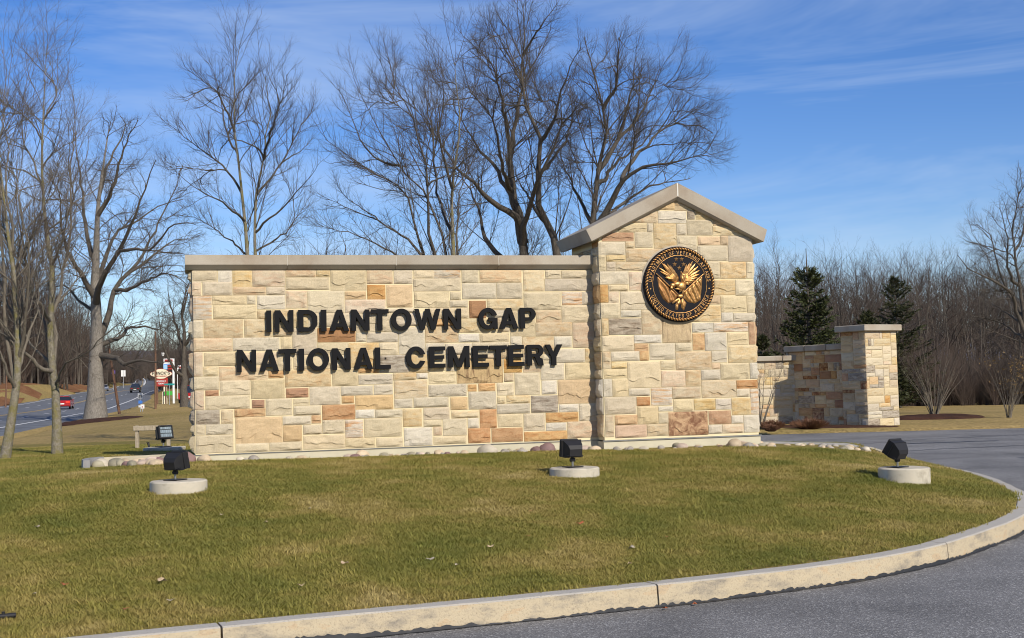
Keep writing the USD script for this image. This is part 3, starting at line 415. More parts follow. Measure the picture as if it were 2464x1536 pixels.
L2 = [('N', .58, .84), ('A', .886, 1.154), ('T', 1.146, 1.397), ('I', 1.426, 1.502), ('O', 1.551, 1.85), ('N', 1.896, 2.155), ('A', 2.202, 2.472), ('L', 2.505, 2.726), ('C', 2.951, 3.234), ('E', 3.29, 3.524), ('M', 3.57, 3.882), ('E', 3.933, 4.168), ('T', 4.184, 4.443), ('E', 4.464, 4.705), ('R', 4.747, 4.998), ('Y', 5.024, 5.292)]
for L, z0, h, words in ((L1, 1.661, .305, ('INDIANTOWN', 'GAP')), (L2, 1.112, .308, ('NATIONAL', 'CEMETERY'))):
    seq = [(w, n) for w in words for n in range(len(w))]
    for (c, a, b), (word, n) in zip(L, seq):
        p = shapely.affinity.translate(glyph(c, b - a, h), a, z0).buffer(-.003, join_style=2).buffer(.003, quad_segs=3); ms = [prism(g, -.078, -.032) for g in getattr(p, 'geoms', [p])]
        for fx in (.3, .7): ms.append(box(a + (b - a) * fx - .01, a + (b - a) * fx + .01, -.034, .012, z0 + h * .5 - .01, z0 + h * .5 + .01)) if c not in 'ODCGPRIWAT' else None
        m = cat(*[q for q in ms if q is not None]); part(sign, 'letter', m, BLACKM, label=f'black raised letter {c}, {ORD[n]} letter of the word {word}')

pil = thing('gabled_pillar', 'tall sandstone pillar with gabled limestone roof cap beside the sign wall', 'pillar', WO, YAW)
PF, PB, PU0, PU1 = -.30, 1.05, 5.822, 8.312
RU, AX = 2.93, 7.058                                  # soffit line of the gable
sl = (3.545 - 2.90) / (AX - 5.72)
gab = Polygon([(PU0 + .012, -.01), (PU1 - .012, -.01), (PU1 - .012, 3.57 - sl * (PU1 - AX)), (AX, 3.57), (PU0 + .012, 3.57 - sl * (AX - PU0))])
part(pil, 'mortar_core', prism(list(gab.exterior.coords)[:-1], PF + .007, PB), MORTAR)
part(pil, 'foundation', box(PU0 - .008, PU1 + .008, PF - .008, PB + .01, -.5, -.030), FOUND); part(pil, 'flashing', box(PU0 - .02, PU1 + .02, PF - .026, PF + .01, -.028, -.012), FLASH)
nL = np.array([sl, 0, -1.]); nR = np.array([-sl, 0, -1.]); apex = (AX, 0, 3.565)
for i, (a, b, c, d, k) in enumerate(parse(PILLAR)):
    b = max(b, .005); cl = [(apex, nL), (apex, nR)] if d > 2.75 else None
    m = rock(a, b, c, d, 300 + i, clip=cl); m.apply_translation((0, PF, 0)); part(pil, 'stone', m, SM[k])
    if a < 5.9 and c < 6.8: s = rock(PF + .02, b, 0.0, min(d, 2.85), 1300 + i, 1.7); part(pil, 'stone', onside(s, -1, PU0), SM[k])
    if c > 8.24: s = rock(PF + .02, b, PF + .5, min(d, 2.85), 1500 + i, 1.7); part(pil, 'stone', onside(s, 1, PU1), SM[k])
for sd, u in ((-1, PU0), (1, PU1)):
    x0 = .015 if sd < 0 else PF + .52; z0 = 2.78 if sd < 0 else .005
    for q, (a, b, c, d, k) in enumerate(ashlar(PB - x0, 2.86 - z0, np.random.default_rng(3 + sd), .12)):
        part(pil, 'stone', onside(rock(x0 + a + .006, z0 + b + .006, x0 + c - .006, z0 + d - .006, 1700 + q + sd * 40, 1., res=1.6), sd, u), SM[k])
# gabled cap: two mitred halves with a chamfered soffit edge
for sd in (-1, 1):
    top, bot = np.array([AX, 3.802]), np.array([AX, 3.595]); et = np.array([5.600, 3.087]) if sd < 0 else np.array([8.499, 3.103]); eb = np.array([5.682, 2.918]) if sd < 0 else np.array([8.440, 2.918])
    dr = (bot - eb) / np.linalg.norm(bot - eb); ct = np.array([AX, 3.548]); ce = eb + dr * .055 + np.array([0, -.020])
    yF, yB, ch = PF - .115, PB + .1, .07
    ringA = [np.array([*q]) for q in (top, bot, ct)]; ringB = [et, eb, ce]
    m_in = [(yF, 0), (yF, 1), (yF + ch, 2), (yB - ch, 2), (yB, 1), (yB, 0)]
    V = [(ringA[r][0], y, ringA[r][1]) for y, r in m_in] + [(ringB[r][0], y, ringB[r][1]) for y, r in m_in]
    m = trimesh.convex.convex_hull(np.array(V)) ; part(pil, 'roof_cap', m, CAPM)
part(pil, 'ridge_joint', prism([(AX - .009, 3.60), (AX + .009, 3.60), (AX + .009, 3.799), (AX - .009, 3.799)], PF - .118, PB + .103), JOINT)

# ------------------------------------------------------------------ round seal
SC, SR = (7.057, 2.278), .567
seal = thing('round_seal', 'round black and bronze seal with eagle mounted on the gabled pillar', 'seal', wl(SC[0], .30, SC[1]), YAW)
def disc(r, y0, y1, n=96, c=.012):
    a = np.linspace(0, 2 * np.pi, n + 1)[:-1]; P = []
    for rr, y in ((r, y1), (r, y0 + c), (r - c, y0)): P.append(np.stack([rr * np.cos(a), 0 * a + y, rr * np.sin(a)], 1))
    return trimesh.convex.convex_hull(np.vstack(P))
part(seal, 'backing_disc', disc(SR, -.085, .01), SEALBLACK, smooth=30)
part(seal, 'pale_surround', disc(SR + .022, -.030, .01), CAPM)
def torus(r, t, y, n=160, tw=0, amp=0., k=8):
    a = np.linspace(0, 2 * np.pi, n + 1)[:-1]; b = np.arange(k) * 2 * np.pi / k; A, Bq = np.meshgrid(a, b, indexing='ij'); tt = t * (1 + amp * np.cos(tw * A - 2 * Bq))
    R = r + tt * np.cos(Bq); V = np.stack([R * np.cos(A), y - tt * np.sin(Bq), R * np.sin(A)], -1).reshape(-1, 3)
    i, j = np.meshgrid(np.arange(n), np.arange(k), indexing='ij'); f = lambda i, j: (i % n) * k + j % k
    return V, np.stack([f(i, j), f(i, j + 1), f(i + 1, j + 1), f(i + 1, j)], -1).reshape(-1, 4)
for q in range(66):            # twisted rope of separate strands
    pass
rope = []
for q in range(74):
    a = 2 * np.pi * q / 74; r0, r1 = SR * .905, SR * .972; p = lambda r, b: np.array([r * math.cos(b), -.088, r * math.sin(b)]); d0, d1 = p(r0, a - .045), p(r1, a + .045); mid = (d0 + d1) / 2 + [0, -.012, 0]
    v, f = tubes(np.stack([d0, (d0 * .6 + mid * .4), mid, d1 * .6 + mid * .4, d1])[None], np.array([[.004, .0115, .0135, .0115, .004]]), 6); rope.append(trimesh.Trimesh(v, f, process=False))
part(seal, 'rope_border', cat(*rope), GOLD, smooth=True)
part(seal, 'inner_ring', torus(SR * .762, .0055, -.087), GOLD, smooth=True)
GLY = {}
def small_text(txt, r, ang0, ang1, flip, h):
    ms = []; n = len(txt); ws = np.array([.55 if c in 'I ' else 1.25 if c in 'MW' else 1. for c in txt]); cs = np.cumsum(ws) - ws / 2; tt = cs / ws.sum()
    for c, t in zip(txt, tt):
        if c == ' ': continue
        if c not in GLY: g = meshkit.text_mesh(c, 1., .1); g.apply_translation((-(g.bounds[0][0] + g.bounds[1][0]) / 2, -.5, 0)); GLY[c] = g
        g = GLY[c]; a = math.radians(ang0 + (ang1 - ang0) * t); rot = a - math.pi / 2 if not flip else a + math.pi / 2
        X, Z = g.vertices[:, 0] * h * .82, g.vertices[:, 1] * h; x = r * math.cos(a) + X * math.cos(rot) - Z * math.sin(rot); z = r * math.sin(a) + X * math.sin(rot) + Z * math.cos(rot)
        ms.append(trimesh.Trimesh(np.stack([x, -.0845 - g.vertices[:, 2] * .06, z], 1), g.faces[:, ::-1] if False else g.faces, process=False))
    m = cat(*ms); m.fix_normals(); return m
part(seal, 'lettering', small_text('DEPARTMENT OF VETERANS AFFAIRS', SR * .835, 180 - 4, 4, False, .052), GOLD, label='upper rim lettering DEPARTMENT OF VETERANS AFFAIRS')
part(seal, 'lettering', small_text('UNITED STATES OF AMERICA', SR * .835, 200, 340, True, .052), GOLD, label='lower rim lettering UNITED STATES OF AMERICA')
for a in (188, 352): part(seal, 'rim_dot', disc(.011, -.09, -.08, 12, .002).apply_translation((SR * .835 * math.cos(math.radians(a)), 0, SR * .835 * math.sin(math.radians(a)))), GOLD)
for x, y in ((-.08, .66), (.075, .66), (-.125, .525), (.125, .525), (0., .43)):
    a = np.arange(10) * np.pi / 5 + np.pi / 2; r = np.where(np.arange(10) % 2, .03, .075) * SR; P = np.stack([x * SR + r * np.cos(a), y * SR + r * np.sin(a)], 1)
    V = np.vstack([np.column_stack([P[:, 0], 0 * a - .084, P[:, 1]]), [[x * SR, -.095, y * SR]]]); F = [(i, (i + 1) % 10, 10) for i in range(10)]; m = trimesh.Trimesh(V, F, process=False); m.invert() if m.face_normals[:, 1].mean() > 0 else None; part(seal, 'star', m, GOLD)
def px(p): return (np.array(p, float) - [745, 755]) / [605, -655] * SR
def feather(p, q, w, y=-.09, lift=.012, y2=None):
    p, q = px(p), px(q); t = np.linspace(0, 1, 6); P = np.stack([p[0] + (q[0] - p[0]) * t, y - lift * np.sin(np.pi * t) + (0 if y2 is None else (y2 - y) * t), p[1] + (q[1] - p[1]) * t], 1)
    v, f = tubes(P[None], (w * SR / 605 * np.array([.7, 1, 1.1, 1., .75, .12]))[None], 6); v[:, 1] = y + (v[:, 1] - y) * .75; return trimesh.Trimesh(v, f, process=False)
def poly_relief(pts, y0, y1, amp=.01, freq=30, seed=0, step=.012):
    P = np.array([px(p) for p in pts]); pl = Polygon(P).buffer(0); v, f = draped(pl, step, lambda a, b: 0 * a); d = np.array([pl.exterior.distance(Point(a, b)) for a, b in v[:, :2]]); h = sm(0, .02, d) * (y1 - y0) + sm(0, .03, d) * amp * np.sin(freq * (v[:, 0] * 1.2 + v[:, 1] * .6) + 5 * meshkit.fbm(np.stack([v[:, 0] * 8, v[:, 1] * 8, 0 * d + seed], 1), 2))
    m = trimesh.Trimesh(np.stack([v[:, 0], y0 + h, v[:, 1]], 1), f, process=False); m.invert() if m.face_normals[:, 1].mean() > 0 else None; return m
wl_tips = [(440, 378), (395, 470), (415, 535), (480, 400), (535, 395), (590, 430), (640, 500), (680, 560)]; sh = (650, 650)
Lw = [feather((660 + 3 * i, 690 - 6 * i), t, 21) for i, t in enumerate(wl_tips)] + [feather((700, 690), (490 + 20 * i, 640 - 18 * i), 17, -.098) for i in range(7)] + [poly_relief([(720, 720), (735, 650), (690, 560), (600, 540), (500, 610), (560, 690), (650, 735)], -.084, -.105, .006, 90)]
rt = [(870, 412), (925, 385), (975, 355), (1020, 400), (1065, 450), (1090, 515), (1085, 580), (1050, 640), (1010, 690), (960, 730), (900, 765)]
Rw = [feather((800 + 4 * i, 640 + 9 * i), t, 23) for i, t in enumerate(rt)] + [feather((790, 690), (870 + 12 * i, 530 + 26 * i), 17, -.1) for i in range(8)] + [poly_relief([(770, 520), (800, 560), (850, 520), (890, 600), (870, 720), (820, 780), (770, 720), (755, 620)], -.084, -.108, .006, 90, 3)]
def ell(p, rx, rz, y, ry): m = trimesh.creation.icosphere(2, 1.); c = px(p); m.apply_scale((rx * SR / 605, ry, rz * SR / 655)); m.apply_translation((c[0], y, c[1])); return m
body = [ell((760, 790), 85, 75, -.10, .04), ell((690, 755), 75, 48, -.105, .035), ell((610, 780), 48, 45, -.115, .034), feather((590, 800), (572, 845), 20, -.125), feather((780, 830), (720, 900), 16, -.10), feather((800, 850), (770, 960), 16, -.10), feather((760, 860), (640, 830), 12, -.115)]
part(seal, 'eagle', cat(*Lw, *Rw, *body), GOLD, smooth=40, label='spread winged eagle in raised bronze')
FLAGM = plain('dull_bronze', (.34, .17, .06), .5, .8, var=.4, scale=40.)
part(seal, 'flag', poly_relief([(362, 600), (378, 800), (400, 900), (450, 1010), (540, 1088), (640, 1050), (715, 960), (700, 930), (540, 790)], -.084, -.100, .008, 55), FLAGM, smooth=40, label='dull bronze flag on the left')
part(seal, 'flag', poly_relief([(1138, 600), (1125, 800), (1105, 930), (1095, 1030), (990, 1092), (870, 1065), (800, 1000), (810, 900), (960, 770)], -.084, -.100, .010, 70, 2), GOLD, smooth=40, label='bright bronze flag on the right')
part(seal, 'flag_pole', feather((340, 568), (760, 990), 9, -.105, 0), GOLD); part(seal, 'flag_pole', feather((1150, 580), (720, 970), 9, -.105, 0), GOLD)
part(seal, 'ribbon', cat(poly_relief([(660, 1200), (655, 1110), (735, 990), (760, 1080), (715, 1120), (700, 1200)], -.084, -.10, .005, 80), poly_relief([(760, 1170), (740, 1040), (790, 1000), (850, 1085), (800, 1220)], -.084, -.10, .005, 80), ell((740, 965), 50, 35, -.10, .02), feather((600, 1085), (740, 990), 16, -.1)), GOLD, smooth=40)

# ------------------------------------------------------------------ piers, floodlights, river stones
LENS = mat('lamp_lens', {'g': ('texture_coordinate', {}), 'b': ('brick_texture', dict(scale=14., color1=(.13, .17, .20), color2=(.22, .27, .31), mortar=(.04, .05, .055), mortar_size=.03)), 'p': ('principled_bsdf', dict(roughness=.5, specular_ior_level=.2))}, [('g.object', 'b.vector'), ('b.color', 'p.base_color')])
def pier(x, y, r, z0, z1, label):
    a = np.linspace(0, 2 * np.pi, 65)[:-1]; rg = np.random.default_rng(int(abs(x * 100))); rows = []
    for z, rr in ((z0 - z1 - .2, r), (-.05, r), (-.012, r - .001), (0, r - .014)): rows.append(np.stack([(rr + .004 * (meshkit.fbm(np.stack([np.cos(a) * 4, np.sin(a) * 4, a * 0 + z * 9 + x], 1), 3) - .5) * 2) * np.cos(a), rr * np.sin(a), 0 * a + z + (.004 * (meshkit.noise(np.stack([np.cos(a) * 6, np.sin(a) * 6, 0 * a + x], 1)) - .5) if z > -.04 else 0)], 1))
    V = np.vstack(rows + [[[0, 0, .004]]]); F = [(q * 64 + i, q * 64 + (i + 1) % 64, (q + 1) * 64 + (i + 1) % 64, (q + 1) * 64 + i) for q in range(3) for i in range(64)]
    F = np.array(F); T = np.vstack([F[:, :3], F[:, [0, 2, 3]], [(192 + i, 192 + (i + 1) % 64, 256) for i in range(64)]])
    t = thing('concrete_pier', label, 'concrete base', (x, y, z1)); part(t, 'pier_block', trimesh.Trimesh(V, T, process=False), CONC, smooth=40); return t
def flood(loc, rz, tilt, label, s=1.):
    t = thing('floodlight', label, 'floodlight', loc, rz, scale=(s, s, s))
    R = trimesh.transformations.rotation_matrix(tilt, (1, 0, 0)); T = trimesh.transformations.translation_matrix((0, 0, .235)); M = T @ R
    pt = [(sx * x, y, z) for sx in (-1, 1) for x, y, z in ((.128, .105, -.105), (.128, .105, .112), (.132, .02, .125), (.105, -.085, .078), (.092, -.118, .030), (.092, -.118, -.062), (.105, -.07, -.092), (.12, 0, -.105))]
    h = trimesh.convex.convex_hull(np.array(pt)); part(t, 'housing', h.apply_transform(M), BRONZE)
    lip = bbox(-.136, .136, .095, .128, -.115, .128, .012); lip = trimesh.boolean.difference([lip, box(-.112, .112, .10, .2, -.092, .105)], engine='manifold'); part(t, 'visor_frame', lip.apply_transform(M), BRONZE)
    part(t, 'lens', box(-.114, .114, .098, .106, -.094, .107).apply_transform(M), LENS)
    ribs = cat(*[box(-.115 - .004 * k, .115 + .004 * k, -.112 + .012 * k, .10, -.060 - .012 * k, -.056 - .012 * k) for k in range(3)], box(-.138, .138, .018, .026, -.09, .131)); part(t, 'rib', ribs.apply_transform(M), BRONZE)
    part(t, 'knuckle', cat(cyl((-.032, 0, .10), (.032, 0, .10), .026), cyl((0, 0, .085), (0, 0, .15), .021)), BRONZE, smooth=40); part(t, 'stem', cyl((0, 0, .01), (0, 0, .09), .015), FLASH, smooth=40)
    part(t, 'base_plate', bbox(-.11, .11, -.11, .11, .001, .014, .003), BRONZE)
    return t
def on(u, v, D): return at(u, v, D)
pl = at(425, 1160, 13.2); pm = at(1382, 1129, 14.95); pr = at(2175, 1121, 14.9)
PIERS = []
for (u, v, D, dia, lab) in ((430, 1156, 13.15, 134, 'round concrete base nearest the left corner of the sign wall'), (1382, 1125, 14.85, 120, 'round concrete base in front of the joint of wall and pillar'), (2175, 1125, 14.9, 120, 'round concrete base at the right end of the lawn')):
    c = at(u, v, D); r = dia / 3000 * D / 2; PIERS.append((c[0], c[1], r)); pier(c[0], c[1], r, tz1(c[0], c[1]), c[2], lab)
fl = []
for (k, rz, ti, du, lab) in ((0, -.48, .22, -.03, 'dark floodlight facing right on the leftmost round base'), (1, .42, .16, -.02, 'dark floodlight in front of the right end of the sign wall'), (2, .62, .62, -.08, 'dark floodlight tipped back beside the entrance drive')):
    c = PIERS[k]; zc = [at(430, 1156, 13.15), at(1382, 1125, 14.85), at(2175, 1125, 14.9)][k][2]; flood((c[0] + du, c[1] - .02, zc + .003), rz, ti, lab, (.80, .88, .84)[k])
c = at(396, 1076, 21.9); zs = tz1(c[0], c[1]); slab = thing('concrete_slab', 'flat rectangular concrete slab under the rear floodlight', 'concrete base', (c[0], c[1], c[2])); part(slab, 'slab', bbox(-.31, .31, -.25, .25, -.5, 0, .012), CONC)
flood((c[0] - .02, c[1], c[2] + .002), math.radians(221), .26, 'floodlight with its glowing pale lens facing the viewer behind the wall end', .98)
# wooden rail and stake behind
c = at(330, 1084, 23.4); zb = tz1(c[0], c[1]); rail = thing('wooden_rail', 'weathered wooden post and rail left of the rear floodlight', 'rail fence', (c[0], c[1], zb), .05)
part(rail, 'post', bbox(-.03, .03, -.03, .05, -.3, .44, .006), WOODM); part(rail, 'post', bbox(.55, .61, -.03, .05, -.3, .44, .006), WOODM); part(rail, 'rail', bbox(-.06, .64, -.055, -.005, .345, .435, .006), WOODM)
c = at(360, 1077, 22.8); st = thing('black_stake', 'short black stake leaning in the grass by the wooden rail', 'stake', (c[0], c[1], tz1(c[0], c[1]))); part(st, 'stake_body', cat(cyl((.03, 0, -.1), (-.03, 0, .14), .022, .02, 8), cyl((-.03, 0, .138), (-.031, 0, .146), .03, .03, 8)), BRONZE)
# small dark fitting in the near grass
c = at(20, 1457, 8.0); zt = tz1(c[0], c[1]); f = thing('irrigation_head', 'small dark plastic fitting lying in the grass at the left edge', 'fitting', (c[0], c[1], zt + .03), .3); part(f, 'tube_body', cat(cyl((-.055, 0, 0), (.045, 0, .004), .016), cyl((-.03, 0, 0), (-.03, 0, .03), .010)), BRONZE, smooth=40)
# edging of the stone bed at the left end and the right end
EDGE = plain('edging_stone', (.42, .37, .27), .9, var=.15, bump=.4); EDGEG = plain('grey_edging', (.22, .215, .21), .85, var=.15, bump=.3)
e = thing('bed_edging', 'pale stone edging round the left end of the river stone bed', 'edging'); 
def curb(P, w, h, m, name):
    P = np.array(P); T = np.gradient(P, axis=0); T /= np.linalg.norm(T, axis=1, keepdims=True); N = np.stack([-T[:, 1], T[:, 0]], 1) * w / 2; V = []
    for p, n_ in zip(P, N):
        z = tz1(*p); V += [(*(p + n_), z - .1), (*(p + n_ * .9), z + h), (*(p - n_ * .9), z + h), (*(p - n_), z - .1)]
    F = [(i * 4 + k, i * 4 + k + 1, i * 4 + k + 5, i * 4 + k + 4) for i in range(len(P) - 1) for k in range(3)] + [(0, 3, 2, 1), (4 * len(P) - 4, 4 * len(P) - 3, 4 * len(P) - 2, 4 * len(P) - 1)]
    return part(e, name, (np.array(V), np.array(F)), m, smooth=30)
LB = [(-1.32, .62), (-1.30, .40), (-1.22, .22), (-1.10, .08)]
w2 = lambda u, w: wl(u, w, 0)[:2]
curb([w2(*p) for p in [(-1.36, .72), (-1.40, .45), (-1.36, .2), (-1.22, 0.02)]], .09, .12, EDGEG, 'edging_stone')
curb([w2(u, -.02 - .02 * u) for u in np.linspace(-1.20, -.12, 5)], .07, .11, EDGE, 'edging_stone')
e = thing('bed_edging', 'pale concrete edging of the stone bed right of the pillar', 'edging')
curb([w2(u, -.30) for u in np.linspace(8.5, 10.5, 6)], .09, .03, EDGEG, 'edging_stone'); curb([w2(10.5, q) for q in np.linspace(-.3, .3, 4)], .09, .045, EDGE, 'edging_stone')
RK = [plain('river_stone_' + n, c, .75, var=.22, scale=9., bump=.25, bscale=40., rnd=.2) for n, c in (('grey', (.26, .235, .20)), ('tan', (.42, .33, .22)), ('pink', (.40, .315, .25)), ('cream', (.42, .37, .285)), ('maroon', (.19, .115, .105)), ('olive', (.25, .225, .155)))]
rg = np.random.default_rng(21)
def rock_mesh(a, b, c, seed):
    m = trimesh.creation.icosphere(2, 1.); v = m.vertices; n = 1 + .42 * (meshkit.fbm(v * 1.3 + seed * 5.7, 3) - .5); v = v * n[:, None]; v[:, 2] = np.where(v[:, 2] < -.5, -.5 - (v[:, 2] + .5) * .2 - 0, v[:, 2]); return trimesh.Trimesh(v * [a, b, c], m.faces, process=False)
def river(u, w, s, k, lab, rz=None, lift=.0):
    p = wl(u, w, 0); z = tz1(p[0], p[1]); q = thing('river_stone', lab, 'stone', (p[0], p[1], z + lift - .01), rg.uniform(0, 6.28) if rz is None else rz, group='rounded river stones along the foot of the walls')
    part(q, 'boulder', rock_mesh(s * rg.uniform(.55, .72), s * rg.uniform(.42, .55), s * rg.uniform(.36, .5), int(rg.integers(1e6))), RK[k], smooth=True)
COLN = ['grey', 'tan', 'pinkish', 'cream', 'maroon', 'olive grey']
for u, w, s, k, lab in ((-1.02, .30, .23, 5, 'large round grey brown river stone at the left end of the bed'), (-.55, .42, .18, 2, 'pinkish river stone in the bed left of the wall end'), (-.12, .30, .24, 4, 'big broken red brown stone against the left corner of the wall'), (.12, .34, .2, 1, 'orange brown stone by the left corner of the wall'), (4.05, .30, .25, 3, 'big pale tan boulder under the rust coloured base stones'), (4.95, .30, .22, 4, 'maroon boulder right of the pale tan boulder at the wall foot'), (2.28, .22, .17, 1, 'pinkish brown boulder alone at the foot of the wall'), (7.75, .62, .24, 1, 'long tan boulder at the foot of the pillar'), (10.15, .20, .14, 3, 'pale stone at the far right end of the stone bed')): river(u, w, s, k, lab, lift=.03)
us = []
for i in range(150):
    z_ = rg.random()
    if z_ < .16: u, w = rg.uniform(-1.25, -.1), rg.uniform(.10, .62)
    elif z_ < .34: u, w = rg.uniform(8.4, 10.3), rg.uniform(-.18, .25)
    elif z_ < .62: u, w = rg.uniform(3.0, 5.75), rg.uniform(.12, .46)
    elif z_ < .82: u, w = rg.uniform(5.9, 8.4), rg.uniform(.44, .80)
    else: u, w = rg.uniform(0, 3.), rg.uniform(.12, .40)
    k = int(rg.choice([0, 1, 2, 3, 0, 4, 5, 5, 1] if u < 8.3 else [0, 1, 1, 3, 5])); place = 'left of the wall end' if u < 0 else 'right of the pillar' if u > 8.4 else 'at the foot of the pillar' if u > 5.85 else 'at the foot of the sign wall'
    if u < 0: river(u, w, rg.uniform(.11, .19), k, f'rounded {COLN[k]} river stone {place}', lift=.03); continue
    if u > 8.4: river(u, w, rg.uniform(.07, .13), k, f'rounded {COLN[k]} river stone {place}', lift=-.005); continue
    river(u, w, rg.uniform(.05, .105) if rg.random() < .8 else rg.uniform(.12, .17), k, f'rounded {COLN[k]} river stone {place}', lift=rg.uniform(0, .03))

# ------------------------------------------------------------------ far walls and pillar across the drive
FA = math.radians(60 - 90 + 60)       # the far front faces recede at about 30 degrees
fd = np.array([math.cos(FA), math.sin(FA), 0]); 
corner = at(2090, 1028, 37.0); corner[2] = -.02
def face(parent, w, h, seed, rot, org, unit, z0=0., kinds='CCCGGWPPLTtYOoBCG'):      # stones on one vertical face; local x along the face
    for q, (a, b, c, d, k) in enumerate(ashlar(w, h, np.random.default_rng(seed), unit, kinds)):
        m = rock(a + .007, z0 + b + .007, c - .007, z0 + d - .007, seed * 1000 + q, .9, res=2.2); m.apply_transform(trimesh.transformations.rotation_matrix(rot, (0, 0, 1))); m.apply_translation(org); part(parent, 'stone', m, SM[str(k)])
fp = thing('stone_pillar', 'square sandstone pillar with flat limestone cap across the drive', 'pillar', corner, FA)
PW, PD, PH = 1.30, 1.0, 2.93
part(fp, 'mortar_core', box(.012, PW - .012, .012, PD, -.2, PH), MORTAR); part(fp, 'foundation', box(-.01, PW + .01, -.01, PD, -.4, .07), FOUND)
face(fp, PW, PH - .09, 41, 0., (0, 0, 0), .115, .09); face(fp, PD, PH - .09, 42, -math.pi / 2, (0, PD, 0), .125, .09, 'CTTttBBDtRrDXuoG'); face(fp, PD, PH - .09, 43, math.pi / 2, (PW, 0, 0), .125, .09)
part(fp, 'cap_stone', cat(bbox(-.13, PW + .13, -.13, PD + .13, PH, PH + .19, .02)), CAPM)
AL = 2.45; ao = corner + .02 * fd; nb = np.array([-fd[1], fd[0], 0])    # angled wall runs back from the pillar
a0 = corner + (PD - .1) * nb + .30 * fd
aw = thing('angled_wall', 'shaded sandstone wall section running back from the far pillar', 'wall', (a0[0], a0[1], -.02), FA)
AH = 2.42
part(aw, 'mortar_core', box(.012, .5, .0, AL + .4, -.2, AH - .01), MORTAR); part(aw, 'foundation', box(-.02, .51, 0, AL + .4, -.4, .10), FOUND)
face(aw, AL + .4, AH - .12, 44, -math.pi / 2, (0, AL + .4, 0), .125, .12, 'CTTttBBDtRrDXuoOBG')
for q in range(3):
    y0 = q * (AL + .4) / 3; part(aw, 'cap_stone', bbox(-.11, .61, y0 + .004, y0 + (AL + .4) / 3 - .004, AH, AH + .19, .02), CAPM)
b0 = a0 + (AL - .05) * nb
lw = thing('low_wall', 'lower sunlit sandstone wall section behind the gabled pillar', 'wall', (b0[0] + .15, b0[1] + .1, -.02), 0.04)
LH = 2.14
part(lw, 'mortar_core', box(-4.5, .25, .012, .45, -.2, LH - .01), MORTAR); part(lw, 'foundation', box(-4.5, .26, -.01, .46, -.4, .10), FOUND); face(lw, 4.7, LH - .12, 45, 0., (-4.5, 0, 0), .125, .12)
for q in range(5): part(lw, 'cap_stone', bbox(.36 - (q + 1) * .96 + .004, .36 - q * .96 - .004, -.11, .55, LH, LH + .17, .02), CAPM)
mb = np.array([at(1985, 1031, 36.0)[0], 36.6]); bed('mulch_bed', 'dark mulch strip below the shaded angled wall', at(1960, 1030, 37)[0], 37.6, 2.6, .8, .06, -.35)
q = at(2250, 1012, 42); bed('mulch_bed', 'dark mulch mound round the large bare shrub', q[0], q[1], 1.75, 1.2, .16)
q = at(290, 1000, 84); bed('mulch_bed', 'brown mulch ring round the old oak', at(240, 1000, 82)[0], 82.3, 2.9, 2.0, .12)

# ------------------------------------------------------------------ highway things
CARG = mat('car_glass', {'p': ('principled_bsdf', dict(base_color=(.015, .018, .022), roughness=.06, specular_ior_level=.8))}, [])
TYRE = plain('tyre_rubber', (.014, .014, .014), .8); RIM = plain('wheel_rim', (.45, .45, .46), .35, .8); TAIL = mat('tail_light_lit', {'p': ('principled_bsdf', dict(base_color=(.5, .01, .01), roughness=.2, emission_color=(1., .05, .02), emission_strength=1.3))}, []); TAILD = plain('tail_light', (.30, .01, .01), .2); HEADL = plain('headlight', (.7, .72, .75), .15); PLATE = plain('number_plate', (.6, .6, .58), .5)
PAINT = {n: mat('car_paint_' + n, {'p': ('principled_bsdf', dict(base_color=c, roughness=.3, coat_weight=.7, metallic=.15))}, []) for n, c in dict(red=(.35, .012, .012), black=(.010, .011, .014), white=(.68, .68, .68), dark=(.02, .022, .026)).items()}
